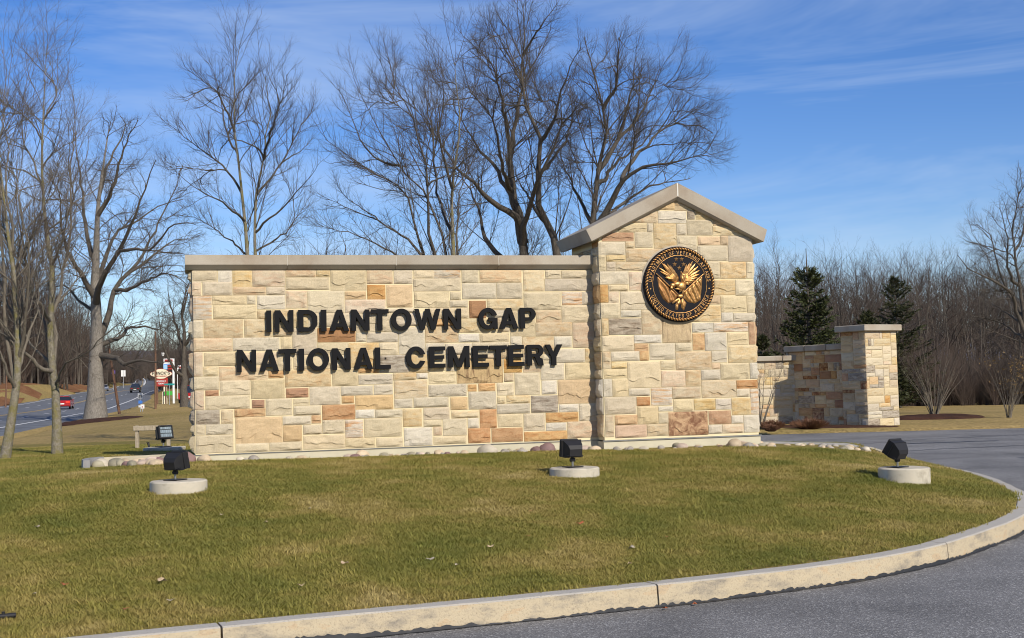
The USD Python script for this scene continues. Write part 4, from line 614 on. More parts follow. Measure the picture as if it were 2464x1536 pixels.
def car(loc, rz, colour, label, truck=False, lit=False):
    t = thing('pickup_truck' if truck else 'car', label, 'pickup truck' if truck else 'car', loc, rz, group=None); L, Wd = (5.4, 1.95) if truck else (4.6, 1.8)
    if truck: low = [(-2.7, .45), (-2.7, 1.02), (-.7, 1.06), (1.0, 1.10), (2.55, 1.02), (2.7, .8), (2.7, .42)]; cab = [(-.75, 1.04), (-.6, 1.75), (.55, 1.80), (1.35, 1.08)]
    else: low = [(-2.3, .40), (-2.32, .80), (-2.15, .98), (-1.5, 1.0), (1.1, .96), (2.05, .82), (2.3, .62), (2.3, .33), (-2.2, .28)]; cab = [(-1.75, .97), (-1.05, 1.40), (.25, 1.44), (1.15, .95)]
    body = prism(low, -Wd / 2, Wd / 2); part(t, 'body', body, PAINT[colour])
    def taper(poly, w0, w1, g=0.):
        P = np.array(poly); zmin, zmax = P[:, 1].min(), P[:, 1].max(); V = []
        for s in (-1, 1):
            for x, z in P: V.append((x, s * (w0 + (w1 - w0) * (z - zmin) / (zmax - zmin)) / 2, z))
        return trimesh.convex.convex_hull(np.array(V))
    part(t, 'window', taper(cab, Wd * .94, Wd * .74), CARG); top = [p for p in cab if p[1] > 1.3]
    part(t, 'roof', bbox(top[0][0] + .05, top[1][0] - .05, -Wd * .37, Wd * .37, top[0][1] - .01, top[1][1] + .03, .02), PAINT[colour])
    for sx in (-1.42, 1.45) if not truck else (-1.75, 1.7):
        for sy in (-1, 1):
            wv = part(t, 'wheel', cyl((sx, sy * (Wd / 2 - .21), .33), (sx, sy * (Wd / 2 + .012), .33), .33, n=18), TYRE, smooth=40); part(wv, 'rim', cyl((sx, sy * (Wd / 2 - .05), .33), (sx, sy * (Wd / 2 + .02), .33), .2, n=14), RIM)
    for sy in (-1, 1): part(t, 'tail_light', bbox(-L / 2 - .03, -L / 2 + .1, sy * .62 - .2, sy * .62 + .2, .70, .88, .02), TAIL if lit else TAILD); part(t, 'headlight', bbox(L / 2 - .25, L / 2 + .005, sy * .62 - .18, sy * .62 + .18, .60, .74, .02), HEADL); part(t, 'mirror', bbox(.75, .9, sy * (Wd / 2 + .02) - .06, sy * (Wd / 2 + .02) + .06, .95, 1.08, .02), PAINT[colour])
    part(t, 'bumper', bbox(-L / 2 - .05, -L / 2 + .08, -Wd * .46, Wd * .46, .36, .52, .03), PAINT['dark'] if colour != 'red' else PAINT['red']); part(t, 'number_plate', bbox(-L / 2 - .056, -L / 2 - .01, -.25, .25, .54, .68, .004), PLATE); return t
def on_road(y, off): p = road_pt(np.array([y]), off, .045)[0]; return p, math.atan2(1, float(RX(y, 1)))
for y, off, colr, lab, tr, lit, rev in ((145., -5.2, 'red', 'red sedan with lit tail lights driving away on the highway', False, True, 0), (113., -8.0, 'black', 'black car cut off by the left edge of the photograph', False, False, 1), (300., -12.3, 'white', 'white car approaching in the distance on the highway', False, False, 1), (255., -2.6, 'dark', 'dark pickup truck driving away beyond the utility pole', True, False, 0)):
    p, a = on_road(y, off); car(p, a + (math.pi if rev else 0), colr, lab, tr, lit)
q = at(457, 944, 130); car((q[0], q[1], tz1(q[0], q[1]) + .05), 1.75, 'red', 'red vehicle glimpsed beside the left end of the sign wall', True)
SIGNW = plain('sign_white', (.70, .70, .68), .5, var=.03); SIGNC = plain('sign_cream', (.72, .64, .46), .5, var=.05); SIGNR = plain('sign_red', (.32, .03, .02), .5, var=.1); SIGNB = plain('sign_blue', (.06, .20, .60), .4, var=.1); SIGNBL = plain('sign_light_blue', (.30, .52, .85), .4, var=.1); SIGNG = plain('banner_green', (.05, .35, .04), .6, var=.1); SIGNT = plain('sign_teal', (.02, .26, .26), .5, var=.1); INK = plain('sign_black', (.02, .018, .018), .6); STEEL = plain('galvanised_post', (.38, .39, .40), .5, .5); PURP = plain('sign_purple', (.10, .06, .20), .5)
def ground_at(u, v, D): q = at(u, v, D); return np.array([q[0], q[1], tz1(q[0], q[1])])
def text(txt, h, x, z, y, bold=True, sx=1.):
    m = meshkit.text_mesh(txt, h, .02, bold); b = m.bounds; v = m.vertices; v = np.stack([(v[:, 0] - (b[0][0] + b[1][0]) / 2) * sx + x, y - v[:, 2], v[:, 1] + z], 1); return trimesh.Trimesh(v, m.faces, process=False)
def simple_sign(u, v, D, w, h, top, m, name, label, catg='sign', txt=None, ink=INK, th=None, rz=0.):
    g_ = ground_at(u, v, D); t = thing(name, label, catg, g_, rz); part(t, 'post', cyl((0, .03, -.3), (0, .03, top), .03 if th is None else th, n=8), STEEL); part(t, 'panel', bbox(-w / 2, w / 2, -.02, .0, top - h, top, .005), m)
    if txt: part(t, 'lettering', text(txt, h * .42, 0, top - h * .78, -.021), ink, label='lettering ' + txt)
    return t
sp = simple_sign(338, 976, 95, .40, .40, 1.62, SIGNW, 'speed_limit_sign', 'white speed limit 35 sign on a thin post by the highway', txt='35'); part(sp, 'route_panel', bbox(-.15, .15, -.03, -.005, .83, 1.06, .005), SIGNB); part(sp, 'lower_panel', bbox(-.15, .15, -.03, -.005, .55, .72, .005), SIGNW)
simple_sign(343, 981, 92, .27, .30, .55, SIGNW, 'yard_sign', 'small white yard sign with red print low on the verge', txt='X', ink=SIGNR)
simple_sign(297, 938, 300, 1.1, 1.5, 4.0, SIGNW, 'road_sign', 'pale road sign on the far side of the highway', th=.07); simple_sign(273, 940, 290, .9, .9, 4.4, PURP, 'road_sign', 'small purple roadside sign beyond the leaning pole', th=.07)
def pole(u0, v0, D, u1, v1, w, label):
    g_ = ground_at(u0, v0, D); e = at(u1, v1, D); t = thing('utility_pole', label, 'pole', g_); part(t, 'pole_shaft', cyl((0, 0, -.5), e - g_, w / 3000 * D / 2, w / 3000 * D * .4, 10), POLEM, smooth=40); return t
pole(291, 1001, 100, 262, 838, 7, 'leaning brown utility pole right of the old oak'); pp = pole(374, 971, 112, 374, 798, 5.4, 'tall brown utility pole in front of the restaurant sign'); pole(13, 969, 160, 16, 902, 4.5, 'brown pole beyond the highway near the left edge')
g_ = ground_at(388, 940, 150); fs = thing('restaurant_sign', "cream roadside sign reading FUNCK'S RESTAURANT over a red board", 'sign', g_)
zc = at(388, 900, 150)[2] - g_[2]; a = np.linspace(0, 2 * np.pi, 80); r = 1 + .10 * np.cos(4 * a) + .05 * np.cos(2 * a); P = np.stack([1.15 * np.sign(np.cos(a)) * np.abs(np.cos(a)) ** .75 * r * .98, .50 * np.sin(a) * (1 + .35 * np.cos(a) ** 2 * 0 + .12 * np.cos(4 * a)) * 1.05], 1)
part(fs, 'plaque', prism(Polygon(P).buffer(0).buffer(.04), -.02, .10), SIGNR); mm = prism(Polygon(P).buffer(0), -.04, .0); part(fs, 'plaque_face', mm, SIGNC)
for o in (fs,): pass
part(fs, 'board', bbox(-.78, .80, -.02, .1, -1.50, -.50, .02), SIGNR); part(fs, 'message', cat(text('SPECIALS', .17, 0, -.95, -.025), text('TODAY', .17, 0, -1.25, -.025)), SIGNW, label='faint pale lettering on the red board')
part(fs, 'lettering', text("FUNCK'S", .36, .02, -.10, -.045), INK, label="dark lettering FUNCK'S"); part(fs, 'lettering', text('RESTAURANT', .15, .02, -.36, -.045), SIGNR, label='small lettering RESTAURANT')
UsdGeom.XformCommonAPI  # the whole sign hangs at plaque height
fs.GetPrim().GetAttribute('xformOp:translate').Set(Gf.Vec3d(g_[0], g_[1], g_[2] + zc)); part(fs, 'post', cat(cyl((-.5, .12, -zc - .5), (-.5, .12, .2), .09, n=8), cyl((.5, .12, -zc - .5), (.5, .12, .2), .09, n=8)), POLEM)
g_ = ground_at(418, 955, 165); D = 165; mpx = D / 3000; zt = lambda v: at(418, v, D)[2] - g_[2]
gs = thing('gas_price_sign', 'tall white pylon sign with red white and blue panels', 'sign', g_); part(gs, 'pylon_post', bbox(-2.0 * mpx, 2.2 * mpx, -.1, .2, -.5, zt(863), .02), SIGNW)
part(gs, 'panel', bbox(-23 * mpx, 1 * mpx, -.15, .1, zt(878), zt(863), .02), SIGNW); part(gs, 'panel', bbox(-20 * mpx, -1 * mpx, -.17, -.1, zt(872), zt(865), .02), SIGNR); part(gs, 'panel', bbox(-24 * mpx, -14 * mpx, -.17, -.1, zt(889), zt(877.5), .02), SIGNBL); part(gs, 'panel', bbox(-13.5 * mpx, -2.2 * mpx, -.17, -.1, zt(883), zt(879), .02), SIGNR); part(gs, 'panel', bbox(-13 * mpx, -2.2 * mpx, -.17, -.1, zt(889.5), zt(885.5), .02), SIGNR); part(gs, 'panel', bbox(-22 * mpx, -2.2 * mpx, -.16, -.1, zt(877.5), zt(875.5), .02), SIGNB)
g_ = ground_at(397, 955, 158); mpx = 158 / 3000; zt = lambda v: at(397, v, 158)[2] - g_[2]; ms = thing('monument_sign', 'small cream masonry pier with a green banner across it', 'sign', g_); part(ms, 'pier_block', bbox(-4 * mpx, 4 * mpx, -.1, .3, -.5, zt(927), .03), SIGNC); part(ms, 'pier_block', bbox(-6 * mpx, 4.5 * mpx, -.14, .3, -.5, zt(943), .03), SIGNC); part(ms, 'banner', bbox(-1 * mpx, 19 * mpx, -.25, -.18, zt(952), zt(942), .02), SIGNG); part(ms, 'cap_band', bbox(-4.2 * mpx, 4.2 * mpx, -.12, .3, zt(931), zt(928.5), .02), SIGNR)
simple_sign(408, 958, 120, 1.0, .16, 2.1, SIGNT, 'street_name_sign', 'teal street name sign on a thin post before the pylon')
g_ = ground_at(392, 960, 150); t = thing('lamp_post', 'slim lamp post with a white lantern above the restaurant sign', 'street lamp', g_); zz = at(392, 853, 150)[2] - g_[2]; part(t, 'post', cyl((0, .2, -.5), (0, .2, zz - .15), .05, .04, 8), INK); part(t, 'lantern', cyl((0, .2, zz - .2), (0, .2, zz + .2), .12, .2, 8), SIGNW)
g_ = ground_at(434, 950, 190); t = thing('canopy_sign', 'small red and white hanging sign behind the roadside tree', 'sign', g_); zz = at(434, 885, 190)[2] - g_[2]; part(t, 'post', cyl((-.4, 0, -.5), (-.4, 0, zz), .06, n=8), SIGNW); part(t, 'panel', bbox(-.35, .35, -.06, .04, zz - .25, zz + .35, .05), SIGNW); part(t, 'panel', bbox(-.22, .22, -.09, -.05, zz - .12, zz + .18, .02), SIGNR)
for (pts_, D, lab) in (([(317, 907), (325, 911), (327, 917), (322, 924), (320, 930)], 420, 'white guardrail curving along the far left of the highway'), ([(345, 912), (349, 917), (349, 922), (344, 929)], 400, 'white guardrail curving along the middle of the distant highway')):
    P = np.array([at(u, v, D + 14 * (len(pts_) - i)) for i, (u, v) in enumerate(pts_)]); t = thing('guardrail', lab, 'guardrail'); v, f = tubes(P[None], np.full((1, len(P)), .28), 6); part(t, 'rail', trimesh.Trimesh(v, f, process=False), SIGNW, smooth=True)
    for k, p in enumerate(P): part(t, 'post', box(p[0] - .1, p[0] + .1, p[1] + .2, p[1] + .4, tz1(p[0], p[1]) - .3, p[2]), STEEL)

# ------------------------------------------------------------------ trees
def resample(P, K):
    s = np.r_[0, np.cumsum(np.linalg.norm(np.diff(P, axis=0), axis=1))]; q = np.linspace(0, s[-1], K)
    if len(P) > 2: return np.stack([PchipInterpolator(s, P[:, k])(q) for k in range(3)], 1)
    return np.stack([np.interp(q, s, P[:, k]) for k in range(3)], 1)
def env_len(p, d, E):        # distance from p along d to the ellipsoid (centre, radii)
    c, r = E; o = (p - c) / r; v = d / r; A = (v * v).sum(1); B = (o * v).sum(1); Cc = (o * o).sum(1) - 1; disc = B * B - A * Cc
    return np.where(disc > 0, np.maximum((-B + np.sqrt(np.maximum(disc, 0))) / A, 0), 0)
def grow(P, R, spec, rg, env=None, up=.25, wig=.18, thick=.0035):
    """P (N, K, 3), R (N, K): limbs; spec: (children a limb, length factor, angle, steps, start, sides, min length) for each further order. Returns the orders' (P, R)."""
    out = []
    for (nc, lf, ang, K, t0, lmin, lmax) in spec:
        N, k = P.shape[:2]; L = np.linalg.norm(np.diff(P, axis=1), axis=2).sum(1)
        n = np.maximum(1, rg.poisson(np.clip(nc * L / np.median(L), 1, nc * 2.2))); idx = np.repeat(np.arange(N), n); M = len(idx)
        t = t0 + (1 - t0) * rg.random(M) ** .65 * .99; term = np.r_[False, idx[1:] == idx[:-1]]; fst = ~np.r_[False, idx[1:] == idx[:-1]]; sec = np.r_[False, fst[:-1]] & term; tip = fst | sec; t = np.where(tip, .985, t); f = t * (k - 1); i0 = np.minimum(f.astype(int), k - 2); w = (f - i0)[:, None]
        p = P[idx, i0] * (1 - w) + P[idx, i0 + 1] * w; T = P[idx, i0 + 1] - P[idx, i0]; T /= np.linalg.norm(T, axis=1, keepdims=True) + 1e-9
        r0 = (R[idx, i0] * (1 - w[:, 0]) + R[idx, i0 + 1] * w[:, 0]); rv = rg.normal(size=(M, 3)); B = np.cross(T, rv); B /= np.linalg.norm(B, axis=1, keepdims=True) + 1e-9
        a = np.radians(np.where(tip, .5, 1.) * ang * (1 + .3 * rg.normal(size=M)))[:, None]; d = T * np.cos(a) + B * np.sin(a); d[:, 2] += up * .5; d /= np.linalg.norm(d, axis=1, keepdims=True)
        ln = L[idx] * lf * np.where(tip, .55, 1.15 - .6 * t) * rg.uniform(.55, 1.25, M); ln = np.clip(ln, lmin, lmax)
        if env is not None: ln = np.minimum(ln, np.maximum(env_len(p, d, env) * rg.uniform(.75, 1.08, M), lmin * .6))
        Q = np.empty((M, K, 3)); Q[:, 0] = p
        for s in range(1, K):
            d = d + wig * rg.normal(size=(M, 3)) + np.array([0, 0, up * .22]); d /= np.linalg.norm(d, axis=1, keepdims=True); Q[:, s] = Q[:, s - 1] + d * (ln / (K - 1))[:, None]
        rr = np.minimum(r0 * np.where(tip, .95, .62), (.0060 * ln + .0018 * ln ** 1.6 + thick))[:, None] * np.linspace(1, .45, K)[None]
        out.append((Q, rr)); P, R = Q, rr
    return out
WSC = .80
def limbs_from(g, D, K=14):       # guide limbs given as photograph pixels (u, v, depth offset) with widths in pixels
    Ps, Rs = [], []
    for pts_, w0, w1 in g:
        pts_ = [(q + (0,))[:3] for q in pts_]; P = np.array([at(u, v, D + dd) for u, v, dd in pts_]); Q = resample(P, K); _l = np.linalg.norm(Q[-1] - Q[0]); _w = np.random.default_rng(int(abs(pts_[0][0] * 7 + pts_[-1][1] * 3))).normal(size=(K, 3)); _w = np.cumsum(_w, 0); _w -= np.linspace(0, 1, K)[:, None] * _w[-1]; Q = Q + _w * _l * (.009 if len(pts_) < 9 else .0025); Ps.append(Q); Rs.append(np.linspace(1, 0, K) ** 1.25 * (w0 * WSC - w1 * .45) / 2 / FL * D + w1 * .45 / 2 / FL * D)
    return np.array(Ps), np.array(Rs)
def fill_limbs(P, R, env, n, rg, vmin=None):      # limbs reaching evenly through a crown: each new one leaves the nearest limb already there
    c, r = env; K = P.shape[1]; N = P.reshape(-1, 3); G = np.gradient(P, axis=1).reshape(-1, 3); G = G / (np.linalg.norm(G, axis=1, keepdims=True) + 1e-9); W = R.reshape(-1); Ps, Rs = [], []
    d = rg.normal(size=(n * 3, 3)); d /= np.linalg.norm(d, axis=1, keepdims=True); T = c + d * r * (rg.uniform(.25, 1., (n * 3, 1)) ** .45); T = T[d[:, 2] > -.45][:n]
    T = T[np.argsort(np.linalg.norm((T - c) / r, axis=1) + rg.uniform(0, .5, len(T)))]
    for t in T:
        v = t - N; L = np.linalg.norm(v, axis=1); fwd = (v * G).sum(1) / (L + 1e-9); cost = L * (1.7 - .75 * fwd) + .35 * np.maximum(0, N[:, 2] - t[2]) + np.where(W < .008, .8, 0) + np.where(L < .5, 5, 0); k = int(np.argmin(cost)); l = L[k]
        if l > 7 or l < .5: continue
        p0, g = N[k], G[k]; u = v[k] / l; b = p0 + (g * .55 + u * .45) * l * .42; e = t - (u * .7 + np.array([0, 0, .35])) * l * .28; q = np.linspace(0, 1, K)[:, None]; C = (1 - q) ** 3 * p0 + 3 * q * (1 - q) ** 2 * b + 3 * q * q * (1 - q) * e + q ** 3 * t; w = np.cumsum(rg.normal(size=(K, 3)), 0); w -= q * w[-1]; C = C + w * l * .012
        rad = np.linspace(1, 0, K) ** 1.1 * min(W[k] * .72, .0085 * l + .010) + .004; Ps.append(C); Rs.append(rad); N = np.vstack([N, C[2:]]); gg = np.gradient(C, axis=0); G = np.vstack([G, (gg / (np.linalg.norm(gg, axis=1, keepdims=True) + 1e-9))[2:]]); W = np.r_[W, rad[2:]]
    return np.array(Ps), np.array(Rs)
def mesh_of(levels, sides, org): 
    vs, fs, n = [], [], 0
    for (P, R), s in zip(levels, sides):
        v, f = tubes(P - org, R, s); vs.append(v); fs.append(f + n); n += len(v)
    return trimesh.Trimesh(np.vstack(vs), np.vstack(fs), process=False)
def tree(name, label, D, base, guides, spec, seed, bark_m, limb_m, twig_m, env=None, up=.25, wig=.18, category='tree', spread=.0, group=None, flare=1.6, ntrunk=1, fill=None):
    rg = np.random.default_rng(seed); b = at(*base, D); b[2] = tz1(b[0], b[1]); 
    P, R = limbs_from(guides, D)
    if spread:                     # give the limbs depth: swing each one off the picture plane
        for q in range(ntrunk, len(P)):
            s = np.r_[0, np.cumsum(np.linalg.norm(np.diff(P[q], axis=0), axis=1))]; off = spread * rg.uniform(-1, 1) * s; P[q] = EYE + (P[q] - EYE) * (1 + off / D)[:, None]
    for q in range(1, len(P)):     # seat every limb on the limb it springs from
        if q < ntrunk: continue
        ref = np.vstack([resample(P[j], 60) for j in range(q)]); k = np.argmin(np.linalg.norm(ref - P[q][0], axis=1)); P[q] = P[q] + (ref[k] - P[q][0]) * np.linspace(1, 0, P.shape[1])[:, None] ** 1.5
    for q in range(ntrunk):
        P[q][0, 2] = min(P[q][0, 2], b[2]) - .15; R[q][0] *= flare; R[q][1] *= 1 + (flare - 1) * .25
    t = thing(name, label, category, b, group=group)
    part(t, 'trunk', mesh_of([(P[:ntrunk], R[:ntrunk])], [14], b), bark_m, smooth=50)
    if fill:
        fe, fn = fill; Pf, Rf = fill_limbs(P, R, fe, fn, rg); P, R = np.concatenate([P, Pf]), np.concatenate([R, Rf])
    lv = grow(P, R, spec, rg, env, up, wig, D * .85e-4); sides = [4, 3, 3, 3, 3]
    if len(P) > ntrunk: part(t, 'limbs', mesh_of([(P[ntrunk:], R[ntrunk:])], [8], b), limb_m, smooth=True)
    part(t, 'branches', mesh_of(lv[:2], sides, b), limb_m, smooth=True); part(t, 'twigs', mesh_of(lv[2:], [3] * 9, b), twig_m)
    return t
def ell_env(u0, u1, v0, v1, D, depth):
    a, b = at((u0 + u1) / 2, (v0 + v1) / 2, D), None; s = D / FL; return (a, np.array([(u1 - u0) / 2 * s, depth, (v1 - v0) / 2 * s]))
# the big spreading trees behind the wall
tree('bare_tree', 'tallest bare tree behind the middle of the sign wall, trunk splitting low', 40, (1262, 1060), [
    ([(1262, 1062), (1261, 800), (1260, 620), (1252, 560)], 62, 46),
    ([(1255, 590), (1244, 540, .3), (1235, 453, .6), (1240, 376, .8), (1258, 254, 1.), (1268, 150, 1.2)], 34, 7), ([(1240, 376, .8), (1212, 272, 0), (1199, 195, -1), (1153, 113, -2)], 16, 4),
    ([(1248, 570), (1235, 526, -.4), (1176, 476, -1.2), (1131, 435, -2), (1099, 400, -2.5), (1050, 330, -3)], 26, 5), ([(1240, 470), (1221, 453, .5), (1176, 390, 1.5), (1135, 345, 2.4), (1090, 250, 3.2)], 18, 4),
    ([(1262, 640), (1194, 598, 1), (1162, 544, 1.6), (1150, 480, 2.2), (1110, 420, 3)], 24, 5), ([(1260, 600), (1275, 520, -1), (1290, 430, -2.2), (1330, 330, -3), (1350, 230, -3.5)], 22, 4), ([(1235, 453, .6), (1205, 400, -1.5), (1190, 310, -3), (1130, 220, -4)], 16, 4)],
    [(8, .34, 40, 7, .15, .5, 2.2), (6, .45, 42, 4, .15, .25, 1.1), (4, .5, 44, 2, .12, .2, .6)], 101, BARK, BARK, TWIG, ell_env(880, 1480, 20, 640, 40, 5.5), .18, .085, flare=1.3, fill=(ell_env(895, 1420, 40, 640, 40, 5.2), 75))
tree('bare_tree', 'dark leaning bare tree whose top is the highest, left of the gabled cap', 39, (1368, 1060), [
    ([(1368, 1062), (1358, 700), (1353, 603), (1322, 520), (1298, 470), (1298, 408), (1307, 345), (1280, 281), (1253, 204), (1262, 91), (1258, 9)], 46, 4),
    ([(1307, 345), (1335, 295, -1), (1353, 236, -1.6), (1394, 122, -2.5)], 14, 3.5), ([(1298, 420), (1330, 390, 1), (1360, 330, 2), (1372, 230, 3)], 13, 3.5), ([(1253, 204), (1225, 140, 1), (1210, 60, 1.6)], 9, 3), ([(1262, 130), (1300, 70, -.6), (1340, 10, -1)], 8, 3), ([(1322, 520), (1270, 470, 1.5), (1240, 420, 2.5)], 14, 4)],
    [(8, .34, 40, 7, .15, .5, 2.2), (6, .45, 42, 4, .15, .25, 1.1), (4, .5, 44, 2, .12, .2, .6)], 102, BARK, BARK, TWIG, ell_env(1080, 1470, -40, 620, 39, 4.5), .18, .085, flare=1.2, fill=(ell_env(1110, 1470, 0, 470, 39, 4.2), 55))
tree('bare_tree', 'wide bare tree behind the gabled pillar reaching far to the right', 38, (1400, 1060), [
    ([(1400, 1062), (1400, 760), (1398, 620), (1412, 535), (1425, 408), (1439, 272), (1425, 181), (1405, 90)], 44, 4),
    ([(1405, 600), (1444, 517, -.5), (1498, 435, -1), (1539, 408, -1.4), (1607, 390, -2), (1690, 372, -2.5)], 26, 4), ([(1425, 408), (1480, 330, 1), (1550, 250, 2), (1590, 160, 2.5)], 18, 4), ([(1439, 272), (1475, 180, -1), (1490, 95, -2)], 13, 3.5), ([(1498, 435, -1), (1560, 345, 1), (1640, 300, 2), (1715, 320, 2.5)], 16, 4), ([(1444, 517, -.5), (1520, 470, 2), (1600, 440, 3.5), (1660, 430, 4.5)], 14, 4), ([(1425, 440), (1500, 380, 3), (1560, 320, 4.5), (1620, 230, 5)], 15, 4), ([(1412, 535), (1370, 450, 1.5), (1350, 380, 2.5)], 14, 4), ([(1480, 330, 1), (1520, 210, 1), (1530, 120, 1)], 12, 3)],
    [(8, .34, 40, 7, .15, .5, 2.2), (6, .45, 42, 4, .15, .25, 1.1), (4, .5, 44, 2, .12, .2, .6)], 103, BARK, BARK, TWIG, ell_env(1290, 1760, 50, 640, 38, 5), .16, .085, flare=1.2, fill=(ell_env(1300, 1755, 75, 560, 38, 5.), 85))
tree('young_maple', 'slender many stemmed bare maple left of the big trees', 30, (1070, 1062), [
    ([(1078, 1064), (1076, 760), (1074, 608), (1072, 453), (1094, 295), (1099, 200), (1094, 150)], 26, 3),
    ([(1045, 900), (1024, 608, .3), (1013, 544, .4), (990, 453, .6), (954, 408, .7), (915, 317, .9), (862, 215, 1)], 15, 2.5), ([(1030, 860), (981, 603, -.6), (945, 467, -1), (895, 422, -1.2), (813, 363, -1.5), (782, 335, -1.8)], 14, 2.5), ([(1010, 800), (990, 603, -1.2), (995, 408, -2), (980, 300, -2.3), (938, 195, -2.6), (912, 140, -3)], 14, 2.5), ([(1078, 760), (1094, 608, .8), (1108, 499, 1.4), (1130, 380, 2)], 13, 3), ([(1074, 560), (1040, 440, 1), (1030, 300, 1.4), (1022, 190, 2)], 11, 2.5), ([(990, 640), (930, 560, .5), (860, 520, .8), (790, 480, 1)], 9, 2.5), ([(1000, 700), (900, 600, -.5), (830, 560, -1), (775, 545, -1.4)], 9, 2.5), ([(1072, 453), (1050, 330, -.8), (1058, 220, -1.4), (1045, 150, -1.8)], 10, 2.5), ([(954, 408, .7), (900, 380, 1.3), (850, 300, 1.8), (815, 215, 2)], 8, 2.5)],
    [(9, .30, 38, 6, .15, .3, 1.4), (5, .45, 40, 4, .15, .18, .7), (3, .5, 42, 2, .1, .12, .4)], 104, BARKL, BARK, TWIG, None, .24, .12, flare=1.2, fill=(ell_env(790, 1180, 110, 640, 30, 3.6), 60))
tree('young_maple', 'young bare tree with two straight pale stems behind the left half of the sign wall', 26, (600, 1080), [
    ([(594, 1082), (592, 760), (588, 609), (578, 487), (567, 381), (561, 296), (563, 212), (569, 150), (578, 105)], 24, 2.5), ([(600, 820), (615, 609), (612, 487), (618, 394), (633, 296), (635, 230), (638, 185)], 15, 2.5),
    ([(576, 457), (508, 381, .5), (457, 347, .8), (394, 292, 1)], 8, 2), ([(559, 330), (516, 233, -.5), (470, 190, -.8), (444, 160, -1)], 8, 2), ([(614, 474), (694, 364, .4), (737, 296, .6), (756, 250, .8)], 8, 2), ([(618, 563), (715, 470, -.6), (766, 395, -1)], 8, 2), ([(580, 542), (529, 483, -1), (466, 445, -1.6), (410, 400, -2)], 8, 2), ([(565, 370), (530, 300, 1), (520, 200, 1.5), (500, 150, 1.8)], 8, 2), ([(618, 394), (660, 300, -1), (685, 220, -1.4), (690, 180, -1.6)], 8, 2), ([(590, 620), (520, 560, 1), (450, 520, 1.6)], 7, 2), ([(614, 600), (690, 540, 1), (740, 480, 1.6)], 7, 2)],
    [(9, .28, 36, 6, .15, .25, 1.1), (5, .45, 38, 4, .15, .15, .55), (2.5, .5, 40, 2, .1, .12, .32)], 105, BARKL, BARK, TWIG, None, .26, .11, flare=1.2, ntrunk=2, fill=(ell_env(405, 760, 110, 640, 26, 2.6), 32))
# the old oak and the young trees on the left verge
tree('old_oak', 'massive old oak with a thick furrowed trunk beside the highway', 85, (232, 1005), [
    ([(232, 1008), (233, 960), (232, 880), (232, 800), (226, 700), (230, 600), (236, 500), (250, 400), (262, 310)], 52, 5),
    ([(244, 850), (280, 864, -1), (298, 870, -2), (313, 881, -2.5), (334, 875, -3), (373, 876, -4), (405, 869, -5)], 22, 4), ([(240, 830), (254, 790, 1), (268, 697, 2), (298, 659, 2.5), (347, 620, 3.5), (397, 584, 4.5), (450, 576, 5.5)], 24, 4), ([(235, 740), (248, 679, -2), (278, 604, -3.5), (308, 560, -4.5), (340, 480, -6), (375, 385, -7)], 22, 4), ([(230, 640), (208, 540, 2), (194, 430, 3), (180, 320, 4)], 16, 4), ([(236, 520), (280, 430, -1), (310, 340, -2), (332, 290, -2.5)], 15, 4), ([(228, 720), (180, 620, -2), (150, 520, -4), (130, 440, -5)], 18, 4), ([(240, 845), (290, 810, 3), (322, 790, 5), (372, 792, 6.5), (428, 830, 8)], 18, 4), ([(232, 690), (290, 560, 5), (350, 520, 7), (440, 480, 9)], 17, 4), ([(268, 700, 2), (340, 690, 0), (400, 660, -2), (455, 690, -3)], 12, 4), ([(228, 760), (190, 720, 4), (150, 690, 6), (110, 700, 8)], 14, 4), ([(236, 480), (270, 380, 4), (300, 310, 6), (290, 280, 7)], 12, 4), ([(298, 659, 2.5), (370, 560, 5), (420, 440, 6), (440, 400, 6)], 11, 4), ([(278, 604, -3.5), (350, 590, -6), (420, 540, -8), (470, 540, -9)], 11, 4)],
    [(8, .34, 44, 6, .12, .8, 3.2), (6, .45, 46, 4, .15, .4, 1.6), (3, .5, 46, 2, .12, .3, .9)], 106, BARKO, BARK, TWIG, ell_env(95, 500, 265, 960, 85, 9), .10, .20, flare=1.45, fill=(ell_env(110, 490, 270, 860, 85, 9.), 95))
tree('young_maple', 'straight young maple with a mossy trunk on the left lawn', 22, (137, 1095), [
    ([(137, 1097), (136, 1000), (135, 930), (132, 890), (122, 850), (119, 792), (121, 660), (108, 580), (97, 450), (102, 300), (108, 190), (113, 110)], 28, 2.2),
    ([(135, 897), (112, 893, -.2), (81, 868, -.4), (49, 846, -.6), (15, 817, -.8), (-40, 760, -1)], 16, 3), ([(141, 885), (144, 829, .2), (147, 739, .4), (153, 679, .5), (157, 600, .6), (163, 480, .8), (180, 330, 1), (178, 240, 1.2)], 15, 2.2), ([(147, 917), (169, 885, -.4), (191, 870, -.7), (225, 841, -1), (262, 800, -1.3), (300, 770, -1.6)], 8, 2.2), ([(122, 860), (100, 790, .5), (70, 690, .9), (40, 600, 1.2), (30, 500, 1.5)], 11, 2.2), ([(120, 780), (90, 700, -.8), (60, 560, -1.3), (55, 420, -1.7), (62, 320, -2)], 10, 2.2), ([(121, 640), (150, 560, -.5), (172, 450, -.9), (165, 300, -1.3)], 8, 2), ([(97, 450), (70, 360, .4), (60, 250, .7), (75, 160, 1)], 7, 2), ([(147, 739, .4), (190, 680, .8), (230, 640, 1.2)], 7, 2), ([(102, 300), (130, 220, .3), (140, 130, .4)], 5, 2), ([(130, 870), (60, 800, 1), (10, 720, 1.6), (-40, 650, 2)], 9, 2.2)],
    [(10, .28, 40, 6, .15, .25, 1.), (5, .45, 40, 4, .14, .15, .55), (3, .5, 40, 2, .1, .1, .3)], 107, BARKL, TWIGP, TWIGR, None, .24, .13, flare=1.35, fill=(ell_env(-60, 235, 70, 900, 22, 2.4), 55))
